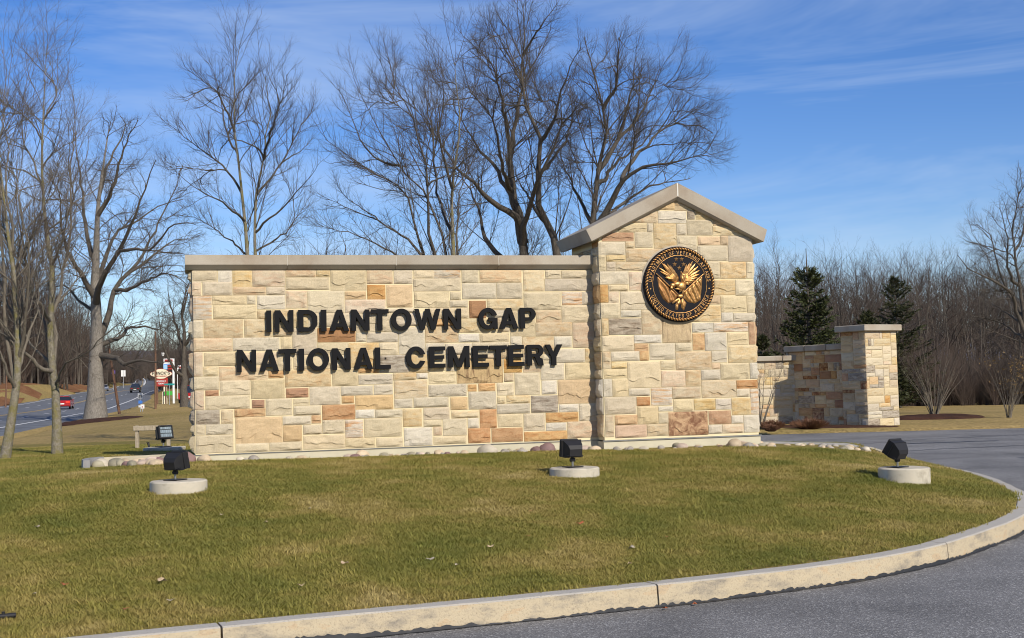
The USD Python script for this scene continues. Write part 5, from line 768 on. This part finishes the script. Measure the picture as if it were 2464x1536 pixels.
tree('young_maple', 'leaning mossy young tree at the left edge of the lawn', 20, (10, 1110), [
    ([(9, 1112), (19, 1050), (28, 990), (34, 930), (38, 870), (36, 790), (30, 680), (16, 560), (0, 420), (-10, 260)], 30, 3), ([(34, 900), (40, 800), (38, 650), (36, 560), (30, 400), (24, 230), (30, 130)], 13, 2.2), ([(30, 930), (16, 800), (9, 700), (8, 560), (4, 400), (10, 220), (6, 120)], 14, 2.2), ([(38, 800), (60, 700, .6), (78, 560, 1), (84, 420, 1.3)], 9, 2.2), ([(44, 900), (68, 850, .3), (84, 790, .5), (92, 700, .8), (90, 600, 1)], 10, 2.2), ([(40, 940), (18, 890, -.3), (-5, 830, -.5), (-40, 740, -.8)], 12, 2.5), ([(47, 860), (62, 760, -.4), (60, 640, -.7), (42, 500, -1), (40, 400, -1.2)], 12, 2.2), ([(42, 780), (10, 700, .5), (-30, 600, .8)], 9, 2.2), ([(30, 680), (50, 560, .5), (45, 430, .8), (20, 320, 1)], 8, 2.2)],
    [(15, .30, 40, 7, .15, .3, 1.5), (7, .45, 40, 4, .14, .18, .7), (4, .5, 38, 3, .12, .1, .35)], 108, BARKL, TWIGP, TWIGR, None, .24, .14, flare=1.2)
tree('roadside_tree', 'dark bare roadside tree touching the left end of the sign wall', 92, (444, 978), [
    ([(444, 982), (444, 930), (443, 890), (446, 820), (440, 740), (448, 690)], 26, 5), ([(441, 905), (428, 895, -.5), (415, 880, -1), (400, 850, -1.5), (385, 800, -2), (380, 750, -2.5)], 11, 3), ([(445, 850), (425, 780, 1), (410, 720, 2), (405, 680, 2.5)], 11, 3), ([(446, 830), (470, 770, -1), (490, 700, -2)], 11, 3), ([(442, 760), (455, 710, 1), (470, 660, 1.5)], 9, 3)],
    [(9, .36, 46, 6, .15, .5, 2.2), (6, .46, 46, 3, .15, .3, 1.1), (3, .5, 46, 2, .12, .25, .6)], 109, BARK, BARK, TWIG, ell_env(360, 540, 640, 960, 92, 3.5), .15, .2, flare=1.3, fill=(ell_env(365, 530, 650, 930, 92, 3.), 40))
tree('bare_tree', 'dark bare tree cut off by the right edge of the photograph', 46, (2472, 1000), [
    ([(2474, 1004), (2470, 860), (2460, 760), (2440, 640), (2444, 540), (2452, 460)], 22, 4), ([(2464, 800), (2440, 720, -.5), (2415, 694, -1), (2358, 664, -1.6), (2332, 646, -2), (2304, 614, -2.4)], 14, 3), ([(2460, 760), (2430, 700, 1), (2400, 600, 1.8), (2380, 560, 2), (2350, 540, 2.3)], 12, 3), ([(2450, 690), (2424, 640, -1), (2420, 560, -1.8), (2405, 500, -2)], 11, 3), ([(2472, 840), (2500, 720), (2520, 600)], 14, 3), ([(2466, 820), (2420, 790, 1.5), (2370, 770, 2.2), (2330, 780, 2.8)], 10, 3), ([(2444, 600), (2470, 520, 1), (2480, 450, 1)], 9, 3), ([(2462, 780), (2410, 740, 2.5), (2360, 700, 4)], 9, 3)],
    [(8, .34, 42, 6, .15, .5, 1.9), (6, .45, 44, 4, .15, .25, .9), (3, .5, 44, 2, .12, .18, .5)], 110, BARK, BARK, TWIG, ell_env(2285, 2640, 400, 960, 46, 3.5), .18, .16, flare=1.3, fill=(ell_env(2300, 2620, 420, 930, 46, 3.2), 45))
# shrubs
def shrub(name, label, D, u, v, n, h, spreadx, seed, w, spec, bm, tm, lean=.5, foliage=None, nf=0, category='shrub', up=.3):
    rg = np.random.default_rng(seed); b = at(u, v, D); b[2] = tz1(b[0], b[1]) - .02; K = 9; Ps, Rs = [], []
    for q in range(n):
        az = rg.uniform(0, 2 * np.pi); s = rg.uniform(.15, 1.) ** .8 * spreadx; hh = h * rg.uniform(.72, 1.05) * (1 - .25 * s / max(spreadx, .01)); t = np.linspace(0, 1, K)[:, None]
        e = np.array([math.cos(az), math.sin(az), 0]); r0 = rg.uniform(.02, .20) * spreadx; P = b + e * (r0 * .5 + (s - r0 * .5) * t ** (1 + lean)) + np.array([0, 0, 1]) * hh * t + .05 * np.cumsum(rg.normal(size=(K, 3)), 0) * t * spreadx * .4; Ps.append(P); Rs.append(np.linspace(w, w * .22, K))
    P, R = np.array(Ps), np.array(Rs); t = thing(name, label, category, b); lv = grow(P, R, spec, rg, None, up, .12)
    part(t, 'stems', mesh_of([(P, R)], [6], b), bm, smooth=True); part(t, 'twigs', mesh_of(lv, [4, 3, 3, 3], b), tm)
    if foliage:
        Q = np.vstack([q[0][:, -2:].reshape(-1, 3) for q in lv[-2:]]); Q = Q[rg.choice(len(Q), min(nf, len(Q)), False)] - b; part(t, 'leaves', leafcards(Q, .035, rg), foliage)
    return t
def leafcards(Q, s, rg):
    n = len(Q); a = rg.normal(size=(n, 3)); a /= np.linalg.norm(a, axis=1, keepdims=True); c = np.cross(a, rg.normal(size=(n, 3))); c /= np.linalg.norm(c, axis=1, keepdims=True); z = s * rg.uniform(.6, 1.4, (n, 1)); a, c = a * z, c * z * .45
    V = np.stack([Q - a, Q + c, Q + a, Q - c], 1).reshape(-1, 3); k = np.arange(n) * 4; return trimesh.Trimesh(V, np.vstack([np.stack([k, k + 1, k + 2], 1), np.stack([k, k + 2, k + 3], 1)]), process=False)
shrub('bare_shrub', 'large vase shaped bare shrub with many pale stems on a mulch mound', 42, 2250, 1006, 34, 2.7, 1.2, 201, .016, [(7, .30, 24, 6, .3, .4, 1.5), (5, .45, 28, 4, .2, .2, .7), (3, .5, 32, 2, .1, .14, .4)], TWIGP, TWIGR, .25)
shrub('bare_shrub', 'shrub keeping a few yellowish leaves near the right edge', 41, 2428, 1016, 20, 2.0, .8, 202, .012, [(7, .30, 34, 6, .25, .3, 1.), (5, .45, 36, 3, .2, .15, .5), (3, .5, 36, 2, .1, .1, .3)], TWIGP, TWIG, .3, DRYLEAF, 380)
shrub('bare_shrub', 'sparse bare shrub in front of the sunlit low wall beside the pillar', 36.4, 1829, 1038, 6, 2.15, 1.05, 203, .022, [(5, .45, 38, 7, .2, .3, .9), (4, .5, 40, 5, .2, .15, .45), (3, .5, 40, 3, .2, .1, .25)], TWIGP, TWIG, .2)
def tuft(u, v, D, w, h, seed, label):
    rg = np.random.default_rng(seed); b = at(u, v, D); b[2] = tz1(b[0], b[1]); n = 700; a = rg.uniform(0, 2 * np.pi, n); r = w * np.sqrt(rg.random(n)); e = np.stack([np.cos(a), np.sin(a), 0 * a], 1); t = np.linspace(0, 1, 4)[None, :, None]
    P = e[:, None] * (r[:, None, None] * (.4 + .75 * t)) + np.array([0, 0, 1.]) * (h * rg.uniform(.6, 1.05, n) * np.sqrt(np.clip(1 - (r / w) ** 2 * .65, 0, 1)))[:, None, None] * t + .02 * rg.normal(size=(n, 4, 3)) * t; q = thing('dead_perennial', label, 'plant', b); v, f = tubes(P, np.full((n, 4), .005), 3); part(q, 'stems', trimesh.Trimesh(v, f, process=False), BROWNTUFT)
tuft(1947, 1024, 36.3, .52, .32, 1, 'round tuft of dead russet stems below the shaded wall'); tuft(1857, 1036, 36.3, .36, .28, 2, 'small reddish dead plant beside the sparse bare shrub'); tuft(1480 + 376, 1040, 35, .2, .2, 3, 'low dead plant at the end of the mulch strip')
# conifers
def spruce(name, label, D, u, v_top, v_base, half, seed, m, irregular=0., leader=.12):
    rg = np.random.default_rng(seed); b = at(u, v_base, D); b[2] = tz1(b[0], b[1]); H = at(u, v_top, D)[2] - b[2]; Rm = half / FL * D; t = thing(name, label, 'conifer', b)
    part(t, 'trunk', mesh_of([(np.stack([np.zeros(10), np.zeros(10), np.linspace(-.2, H, 10)], 1)[None], np.linspace(.13, .012, 10)[None])], [8], 0), BARK, smooth=True); Ps, Rs = [], []; K = 7; lvls = int(H / .20)
    for q in range(lvls):
        z = H * (1 - leader) * (q + .5) / lvls + .15; fr = max(0., 1 - z / (H * (1 - leader * .6))); n = 7 if fr > .1 else 5
        for k in range(n):
            az = rg.uniform(0, 6.28); L = Rm * (fr ** .8) * rg.uniform(.7, 1.12) * (1 - irregular * rg.random()) + .12; s = np.linspace(0, 1, K); P = np.stack([np.cos(az) * L * s, np.sin(az) * L * s, z + L * (.10 * s + .28 * s * s + (.5 if fr < .2 else -.12) * s)], 1); Ps.append(P); Rs.append(np.linspace(.02, .004, K))
    P, R = np.array(Ps), np.array(Rs); part(t, 'boughs', mesh_of([(P, R)], [3], 0), TWIG); L = np.linalg.norm(P[:, -1] - P[:, 0], axis=1); cnt = (L / Rm * 85 + 8).astype(int); idx = np.repeat(np.arange(len(P)), cnt); s = rg.random(len(idx)) ** .7 * (K - 1.01); i0 = s.astype(int); w = (s - i0)[:, None]; Q = P[idx, i0] * (1 - w) + P[idx, i0 + 1] * w; T = P[idx, i0 + 1] - P[idx, i0]; T /= np.linalg.norm(T, axis=1, keepdims=True)
    side = np.cross(T, [0, 0, 1.]) * rg.choice([-1, 1], len(idx))[:, None]; d = T * .7 + side * rg.uniform(.2, .9, (len(idx), 1)) + rg.normal(size=T.shape) * .3 - np.array([0, 0, .12]); d /= np.linalg.norm(d, axis=1, keepdims=True); ln = rg.uniform(.10, .26, (len(idx), 1)) * (1 + .3 * irregular); wv = np.cross(d, rg.normal(size=d.shape)); wv /= np.linalg.norm(wv, axis=1, keepdims=True)
    V = np.stack([Q, Q + d * ln * .4 + wv * .032, Q + d * ln, Q + d * ln * .4 - wv * .032], 1).reshape(-1, 3); k = np.arange(len(Q)) * 4; part(t, 'needles', trimesh.Trimesh(V, np.vstack([np.stack([k, k + 1, k + 2], 1), np.stack([k, k + 2, k + 3], 1)]), process=False), m)
    return t
spruce('spruce', 'dense green spruce with a long bare leader behind the far walls', 52, 1955, 598, 1010, 122, 301, SPRUCE, .1, .17)
spruce('cedar', 'taller dark olive cedar at the edge of the wood right of the spruce', 68, 2166, 668, 985, 135, 302, CEDAR, .5, .03); spruce('cedar', 'short olive cedar just left of the far pillar top', 66, 2095, 752, 985, 92, 303, CEDAR, .5, .03); spruce('cedar', 'dark small cedar glimpsed between the gabled pillar and the spruce', 64, 1840, 812, 985, 60, 304, CEDAR, .4, .03); spruce('cedar', 'dark evergreen low between the far pillar and the large shrub', 62, 2150, 790, 985, 45, 305, CEDAR, .4, .05)
# ------------------------------------------------------------------ the woods: tree kinds built once, then referenced
def wood_tree(name, label, group, seed, H, loc, rz, scale, tm, nst=1, lean=.1, dens=1.):
    rg = np.random.default_rng(seed); K = 12; Ps, Rs = [], []
    for q in range(nst):
        s = np.linspace(0, 1, K); wv = np.cumsum(rg.normal(size=(K, 2)) * .12, 0); dx = rg.normal() * lean * H; dy = rg.normal() * lean * H; Ps.append(np.stack([dx * s ** 1.5 + wv[:, 0] * s + q * .3, dy * s ** 1.5 + wv[:, 1] * s, -.3 + (H * rg.uniform(.85, 1.) + .3) * s], 1)); Rs.append(H * .0075 * (1 - s) ** .9 + .010)
    P, R = np.array(Ps), np.array(Rs); t = thing(name, label, 'tree', loc, rz, group, (scale,) * 3); lv = grow(P, R, [(int(15 * dens), .34, 48, 7, .22, .8, 3.4), (6, .45, 48, 5, .15, .4, 1.6), (5, .5, 48, 3, .1, .3, .8)], rg, None, .22, .15, .012)
    part(t, 'trunk', mesh_of([(P, R)], [7], 0), BARK, smooth=True); part(t, 'crown', mesh_of(lv, [3, 3, 3, 3], 0), tm); return t
WG = {'r': ('bare trees of the wood on the right behind the far walls', 'bare grey brown tree in the wood beyond the right hand lawn'), 'l': ('bare trees of the wood beyond the highway', 'bare grey brown tree in the wood beyond the highway on the left'), 'm': ('distant bare trees above the sign wall cap', 'distant bare tree showing just above the cap of the sign wall'), 'b': ('tall red twigged trees at the left', 'tall bare tree with reddish twigs behind the young maple on the left')}
protos = []
def place(kind, key, D, u, H, rz, rg):
    p = at(u, 900, D); z = tz1(p[0], p[1]); g_, lab = WG[key]
    if len(protos) <= kind:
        hs, tm, ns, ln = [(11., TWIGW, 1, .05), (11., TWIGW, 2, .07), (11., TWIG, 1, .05), (11., TWIGR, 2, .06), (11., TWIGW, 1, .05)][kind]; protos.append(wood_tree('woodland_tree', lab, g_, 400 + kind, hs, (p[0], p[1], z), rz, H / 11., tm, ns, ln)); return
    dup(protos[kind], lab, (p[0], p[1], z), rz, (H / 11.,) * 3, g_)
rg = np.random.default_rng(77)
for k in range(5): place(k, 'r', 80 + 4 * k, 1900 + 120 * k, 10., k, rg)
for q in range(62):
    u = 1815 + 760 * (q + rg.random()) / 62; D = rg.uniform(72, 125); place(int(rg.choice([0, 1, 2, 3, 4, 0, 1])), 'r', D, u, rg.uniform(.80, 1.12) * (.094 * D + .6), rg.uniform(0, 6.28), rg)
for q in range(48):
    u = -120 + 480 * (q + rg.random()) / 48; base = np.interp(u, [-120, 0, 122, 211, 300, 360], [205, 222, 258, 320, 400, 480]); D = base * rg.uniform(1.0, 1.3); place(int(rg.choice([0, 1, 2, 3, 4])), 'l', D, u, rg.uniform(.8, 1.15) * 15.5 * np.interp(u, [0, 200, 260, 300, 360], [1.7, 1.6, 1.2, 1.1, .9]), rg.uniform(0, 6.28), rg)
for q in range(26):
    u = 690 + 760 * (q + rg.random()) / 26; D = rg.uniform(85, 125); place(int(rg.choice([0, 1, 3, 4])), 'm', D, u, rg.uniform(.85, 1.1) * (.118 * D * np.interp(u, [690, 900, 1400], [1.08, 1.0, .95]) + 1.), rg.uniform(0, 6.28), rg)
for u, H, k in ((-30, 33, 3), (10, 30, 0), (35, 34, 3), (60, 31, 3), (90, 33, 2), (-60, 34, 4), (120, 30, 3), (160, 27, 0), (190, 26, 3), (75, 27, 4)): D = np.interp(u, [-120, 0, 122, 211], [212, 230, 266, 328]); place(k, 'b', D, u, H, u * .7, rg)
# deeper rows of the woods as one mass each
def mass(name, label, spots):
    pi = UsdGeom.PointInstancer.Define(stage, '/World/' + name); ph = []
    for k in range(3):
        x = UsdGeom.Xform.Define(stage, f'/World/{name}/kind_{k:03d}'); src = protos[(0, 1, 3)[k]]
        for nm in ('trunk', 'crown'): m = UsdGeom.Mesh.Define(stage, f'/World/{name}/kind_{k:03d}/{nm}'); m.GetPrim().GetReferences().AddInternalReference(src.GetPath().AppendChild(nm))
        ph.append(x.GetPath())
    pi.CreatePrototypesRel().SetTargets(ph); rg = np.random.default_rng(len(spots)); P, Q, S, I = [], [], [], []
    for (x, y, H) in spots: a = rg.uniform(0, 6.28); P.append(Gf.Vec3f(float(x), float(y), 0)); Q.append(Gf.Quath(math.cos(a / 2), 0, 0, math.sin(a / 2))); S.append(Gf.Vec3f(*([float(H / 11)] * 3))); I.append(int(rg.integers(3)))
    zz = tz(np.array([p[0] for p in P]), np.array([p[1] for p in P])); P = [Gf.Vec3f(p[0], p[1], float(z)) for p, z in zip(P, zz)]
    pi.CreatePositionsAttr(P); pi.CreateOrientationsAttr(Q); pi.CreateScalesAttr(S); pi.CreateProtoIndicesAttr(I); return tag(pi, label, 'woodland', None, 'stuff')
sp_ = []
for q in range(340): u = rg.uniform(1520, 2900); D = rg.uniform(110, 190); p = at(u, 900, D); sp_.append((p[0], p[1], rg.uniform(.8, 1.08) * (.088 * D)))
mass('woodland_right', 'deep bare winter wood closing the view on the right', sp_); sp_ = []
for q in range(420): u = rg.uniform(-500, 420); base = np.interp(u, [-500, -120, 0, 122, 211, 300, 360, 420], [150, 205, 222, 258, 320, 400, 480, 520]); D = base * rg.uniform(1.12, 1.7); p = at(u, 900, D); sp_.append((p[0], p[1], rg.uniform(.55, 1.1) * 16 * np.interp(u, [0, 180, 260, 420], [1.75, 1.6, 1.1, 1.])))
for q in range(90): u = rg.uniform(330, 470); D = rg.uniform(230, 620); 
for q in range(110): u = rg.uniform(376, 520); D = rg.uniform(230, 520); p = at(u, 900, D); sp_.append((p[0], p[1], rg.uniform(.6, 1.) * 14))
mass('woodland_left', 'deep bare winter wood beyond the highway on the left', sp_); sp_ = []
for q in range(120): u = rg.uniform(480, 1800); D = rg.uniform(125, 210); p = at(u, 900, D); sp_.append((p[0], p[1], rg.uniform(.75, 1.05) * (.100 * D)))
mass('woodland_middle', 'far bare wood low behind the sign wall', sp_)
# brush along the foot of the right hand wood
pi = UsdGeom.PointInstancer.Define(stage, '/World/undergrowth'); ph = []; rg = np.random.default_rng(55)
for k in range(3):
    x = UsdGeom.Xform.Define(stage, f'/World/undergrowth/brush_{k:03d}'); Ps = []
    for q in range(26): a = rg.uniform(0, 6.28); s = np.linspace(0, 1, 6)[:, None]; e = np.array([math.cos(a), math.sin(a), 0]); Ps.append(e * rg.uniform(.1, 1.) * (.2 + s ** 1.3) + np.array([0, 0, 1.]) * rg.uniform(1.2, 2.4) * s + .06 * np.cumsum(rg.normal(size=(6, 3)), 0) * s)
    P = np.array(Ps); R = np.full((26, 6), .012) * np.linspace(1, .4, 6); lv = grow(P, R, [(6, .4, 36, 4, .2, .3, 1.), (4, .5, 38, 3, .15, .2, .5)], rg, None, .3, .14, .007); usdkit.mesh(stage, f'/World/undergrowth/brush_{k:03d}/twigs', mesh_of([(P, R)] + lv, [3, 3, 3], 0), (TWIGR, TWIG, TWIGR)[k]); ph.append(x.GetPath())
pi.CreatePrototypesRel().SetTargets(ph); n = 1050; u = rg.uniform(1480, 2900, n); D = 72 + 50 * rg.random(n) ** 1.6; sc_ = rg.uniform(.5, 1.3, n); u2 = rg.uniform(-450, 372, 620); D2 = np.interp(u2, [-500, -120, 0, 122, 211, 300, 360], [165, 212, 230, 268, 332, 415, 500]) * rg.uniform(1., 1.3, 620); u3 = rg.uniform(384, 500, 160); D3 = rg.uniform(215, 460, 160); u = np.r_[u, u2, u3]; D = np.r_[D, D2, D3]; sc_ = np.r_[sc_, rg.uniform(1.6, 4.2, 620) * np.interp(u2, [0, 200, 280], [1.5, 1.3, 1.]), rg.uniform(1.5, 3.4, 160)]; n = len(u); P = np.array([at(a, 900, b) for a, b in zip(u, D)]); P[:, 2] = tz(P[:, 0], P[:, 1])
pi.CreatePositionsAttr(Vt.Vec3fArray.FromNumpy(P.astype(np.float32))); pi.CreateScalesAttr(Vt.Vec3fArray.FromNumpy(np.stack([sc_ * 1.2, sc_ * 1.2, sc_], 1).astype(np.float32))); pi.CreateOrientationsAttr(Vt.QuathArray([Gf.Quath(float(math.cos(q / 2)), 0, 0, float(math.sin(q / 2))) for q in rg.uniform(0, 6.28, n)])); pi.CreateProtoIndicesAttr(Vt.IntArray.FromNumpy(rg.integers(0, 3, n).astype(np.int32))); tag(pi, 'tangled reddish brown brush filling the feet of the woods', 'brush', None, 'stuff')
# far ridge
a = np.linspace(-1.2, 1.2, 160); V, F = [], []
for i, t in enumerate(a):
    h = 88 + 30 * meshkit.fbm(np.array([t * 6, 0, 0]), 4)
    for d, z in ((2300, -60), (2700, h * .75), (3000, h)): V.append((d * math.sin(t), d * math.cos(t), z))
F = [(i * 3 + k, (i + 1) * 3 + k, (i + 1) * 3 + k + 1, i * 3 + k + 1) for i in range(159) for k in range(2)]
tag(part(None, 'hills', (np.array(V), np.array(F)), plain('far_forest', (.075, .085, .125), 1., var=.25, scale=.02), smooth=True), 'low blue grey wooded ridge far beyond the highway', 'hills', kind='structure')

# ------------------------------------------------------------------ grass and fallen leaves
def tuft_mesh(seed, n, hmin, hmax, rad):
    rg = np.random.default_rng(seed); V, F = [], []
    for q in range(n):
        a = rg.uniform(0, 6.28); r = rad * math.sqrt(rg.random()); b = np.array([r * math.cos(a), r * math.sin(a), -.01]); az = rg.uniform(0, 6.28); h = rg.uniform(hmin, hmax); bend = rg.uniform(.3, 1.5) * h; e = np.array([math.cos(az), math.sin(az), 0]); s = np.array([-e[1], e[0], 0]) * rg.uniform(.0016, .0030)
        m = b + e * bend * .3 + [0, 0, h * .62]; t = b + e * bend + [0, 0, h]; k = len(V); V += [b - s, b + s, m + s * .9, m - s * .9, t]; F += [(k, k + 1, k + 2), (k, k + 2, k + 3), (k + 3, k + 2, k + 4)]
    return np.array(V), np.array(F)
gi = UsdGeom.PointInstancer.Define(stage, '/World/grass'); ph = []
for k in range(6):
    x = UsdGeom.Xform.Define(stage, f'/World/grass/tuft_{k:03d}'); usdkit.mesh(stage, f'/World/grass/tuft_{k:03d}/blades', tuft_mesh(500 + k, 60, .014, .040, .075), BLADE); ph.append(x.GetPath())
gi.CreatePrototypesRel().SetTargets(ph); rg = np.random.default_rng(9); N = 90000
rr = 6.5 + (27 - 6.5) * rg.random(N * 2) ** .75; uu = rg.uniform(-.46, .46, N * 2); X, Y = rr * uu, rr; keep = shapely.contains(ISLAND.buffer(-.02), shapely.points(X, Y))
bedp = Polygon([w2(*p) for p in [(-1.38, .70), (-1.3, -.05), (0, -.05), (0, .9), (5.8, .9), (8.3, .9), (10.4, .3), (10.4, -.25), (8.4, -.3), (8.3, -1.4), (-.1, -1.0), (0, .42), (-.1, .68)]]).buffer(0)
bedp = unary_union([Polygon([w2(*p) for p in [(-1.38, .68), (-1.3, .0), (0, .0), (0, .42)]]), Polygon([w2(*p) for p in [(-.05, -.7), (-.05, .40), (5.8, .46), (5.8, .80), (8.35, .82), (10.4, .22), (10.4, -.25), (8.4, -1.2)]])])
keep &= ~shapely.contains(bedp, shapely.points(X, Y))
for x, y, r in PIERS: keep &= (X - x) ** 2 + (Y - y) ** 2 > (r + .02) ** 2
_dk = shapely.distance(ISLAND.exterior, shapely.points(X, Y)); keep &= (_dk > .03) & (rg.random(len(X)) < np.clip(.35 + _dk * 4.5 + .6 * (meshkit.fbm(np.stack([X * 1.5, Y * 1.5, 0 * X + 8], 1), 3) - .4), 0, 1)); bare = meshkit.fbm(np.stack([X * .9, Y * .9, 0 * X], 1), 4); keep &= rg.random(len(X)) < np.clip(1.9 - 2.0 * np.abs(bare - .30) * 0 - .0, 0, 1); X, Y = X[keep][:N], Y[keep][:N]; Z = tz(X, Y); hgt = .75 + .6 * meshkit.fbm(np.stack([X * .6, Y * .6, 0 * X + 4], 1), 4); a = rg.uniform(0, 6.28, len(X))
gi.CreatePositionsAttr(Vt.Vec3fArray.FromNumpy(np.stack([X, Y, Z], 1).astype(np.float32))); gi.CreateOrientationsAttr(Vt.QuathArray([Gf.Quath(float(math.cos(q / 2)), 0, 0, float(math.sin(q / 2))) for q in a])); gi.CreateScalesAttr(Vt.Vec3fArray.FromNumpy((np.stack([1 + 0 * hgt, 1 + 0 * hgt, hgt], 1) * (rg.uniform(.8, 1.25, (len(X), 1)) * np.where(rg.random((len(X), 1)) < .04, 1.5, 1))).astype(np.float32))); gi.CreateProtoIndicesAttr(Vt.IntArray.FromNumpy(rg.integers(0, 6, len(X)).astype(np.int32)))
tag(gi, 'short green and straw coloured grass blades of the lawn', 'grass', None, 'stuff')
LV = [plain('fallen_leaf_' + n, c, .8, var=.25, scale=60.) for n, c in (('rust', (.30, .085, .03)), ('tan', (.42, .31, .19)), ('pale', (.34, .29, .22)))]
rg = np.random.default_rng(31)
def leaf(u, v, k, s, lab):
    w = ray(u, v); D = 9.
    for _ in range(12): q = EYE + D * w; D *= (1.6 - (tz1(q[0], q[1]) if ISLAND.contains(Point(q[0], q[1])) else 0.)) / max(1.6 - q[2], .05)
    q = EYE + D * w; n = 9; a = np.linspace(0, 2 * np.pi, n + 1)[:-1]; r = s * (1 + .35 * np.cos(5 * a + rg.uniform(0, 6))); V = np.vstack([np.stack([r * np.cos(a), .6 * r * np.sin(a), .25 * s * np.cos(2 * a) + .3 * s * rg.random(n)], 1), [[0, 0, 0]]]); z0 = tz1(q[0], q[1]) + .035 if ISLAND.contains(Point(q[0], q[1])) else .015
    t = thing('fallen_leaf', lab, 'leaf', (q[0], q[1], z0), rg.uniform(0, 6.28), group='dead leaves scattered on lawn and drive'); part(t, 'blade', (V, np.array([(i, (i + 1) % n, n) for i in range(n)])), LV[k])
for u, v, k, s in ((300, 1478, 0, .04), (157, 1500, 0, .04), (390, 1410, 1, .07), (410, 1457, 2, .035), (83, 1441, 2, .03), (90, 1273, 2, .035), (745, 1226, 2, .03), (830, 1366, 1, .05), (725, 1420, 1, .04), (1395, 1268, 0, .05), (1520, 1328, 2, .05), (1515, 1367, 1, .035), (1270, 1300, 0, .03), (1180, 1325, 1, .04), (1605, 1301, 0, .03), (1278, 1238, 0, .03), (1600, 1469, 0, .035), (1672, 1459, 0, .035), (2306, 1276, 2, .05), (2440, 1222, 1, .05), (2300, 1283, 1, .05), (1100, 1370, 2, .035), (1035, 1356, 2, .05), (640, 1260, 1, .03), (534, 1230, 2, .03)):
    leaf(u, v, k, s * .72, {0: 'rust red', 1: 'curled tan', 2: 'pale'}[k] + ' dead leaf lying on the ' + ('drive at the kerb' if v > 1440 and u > 1590 else 'lawn'))
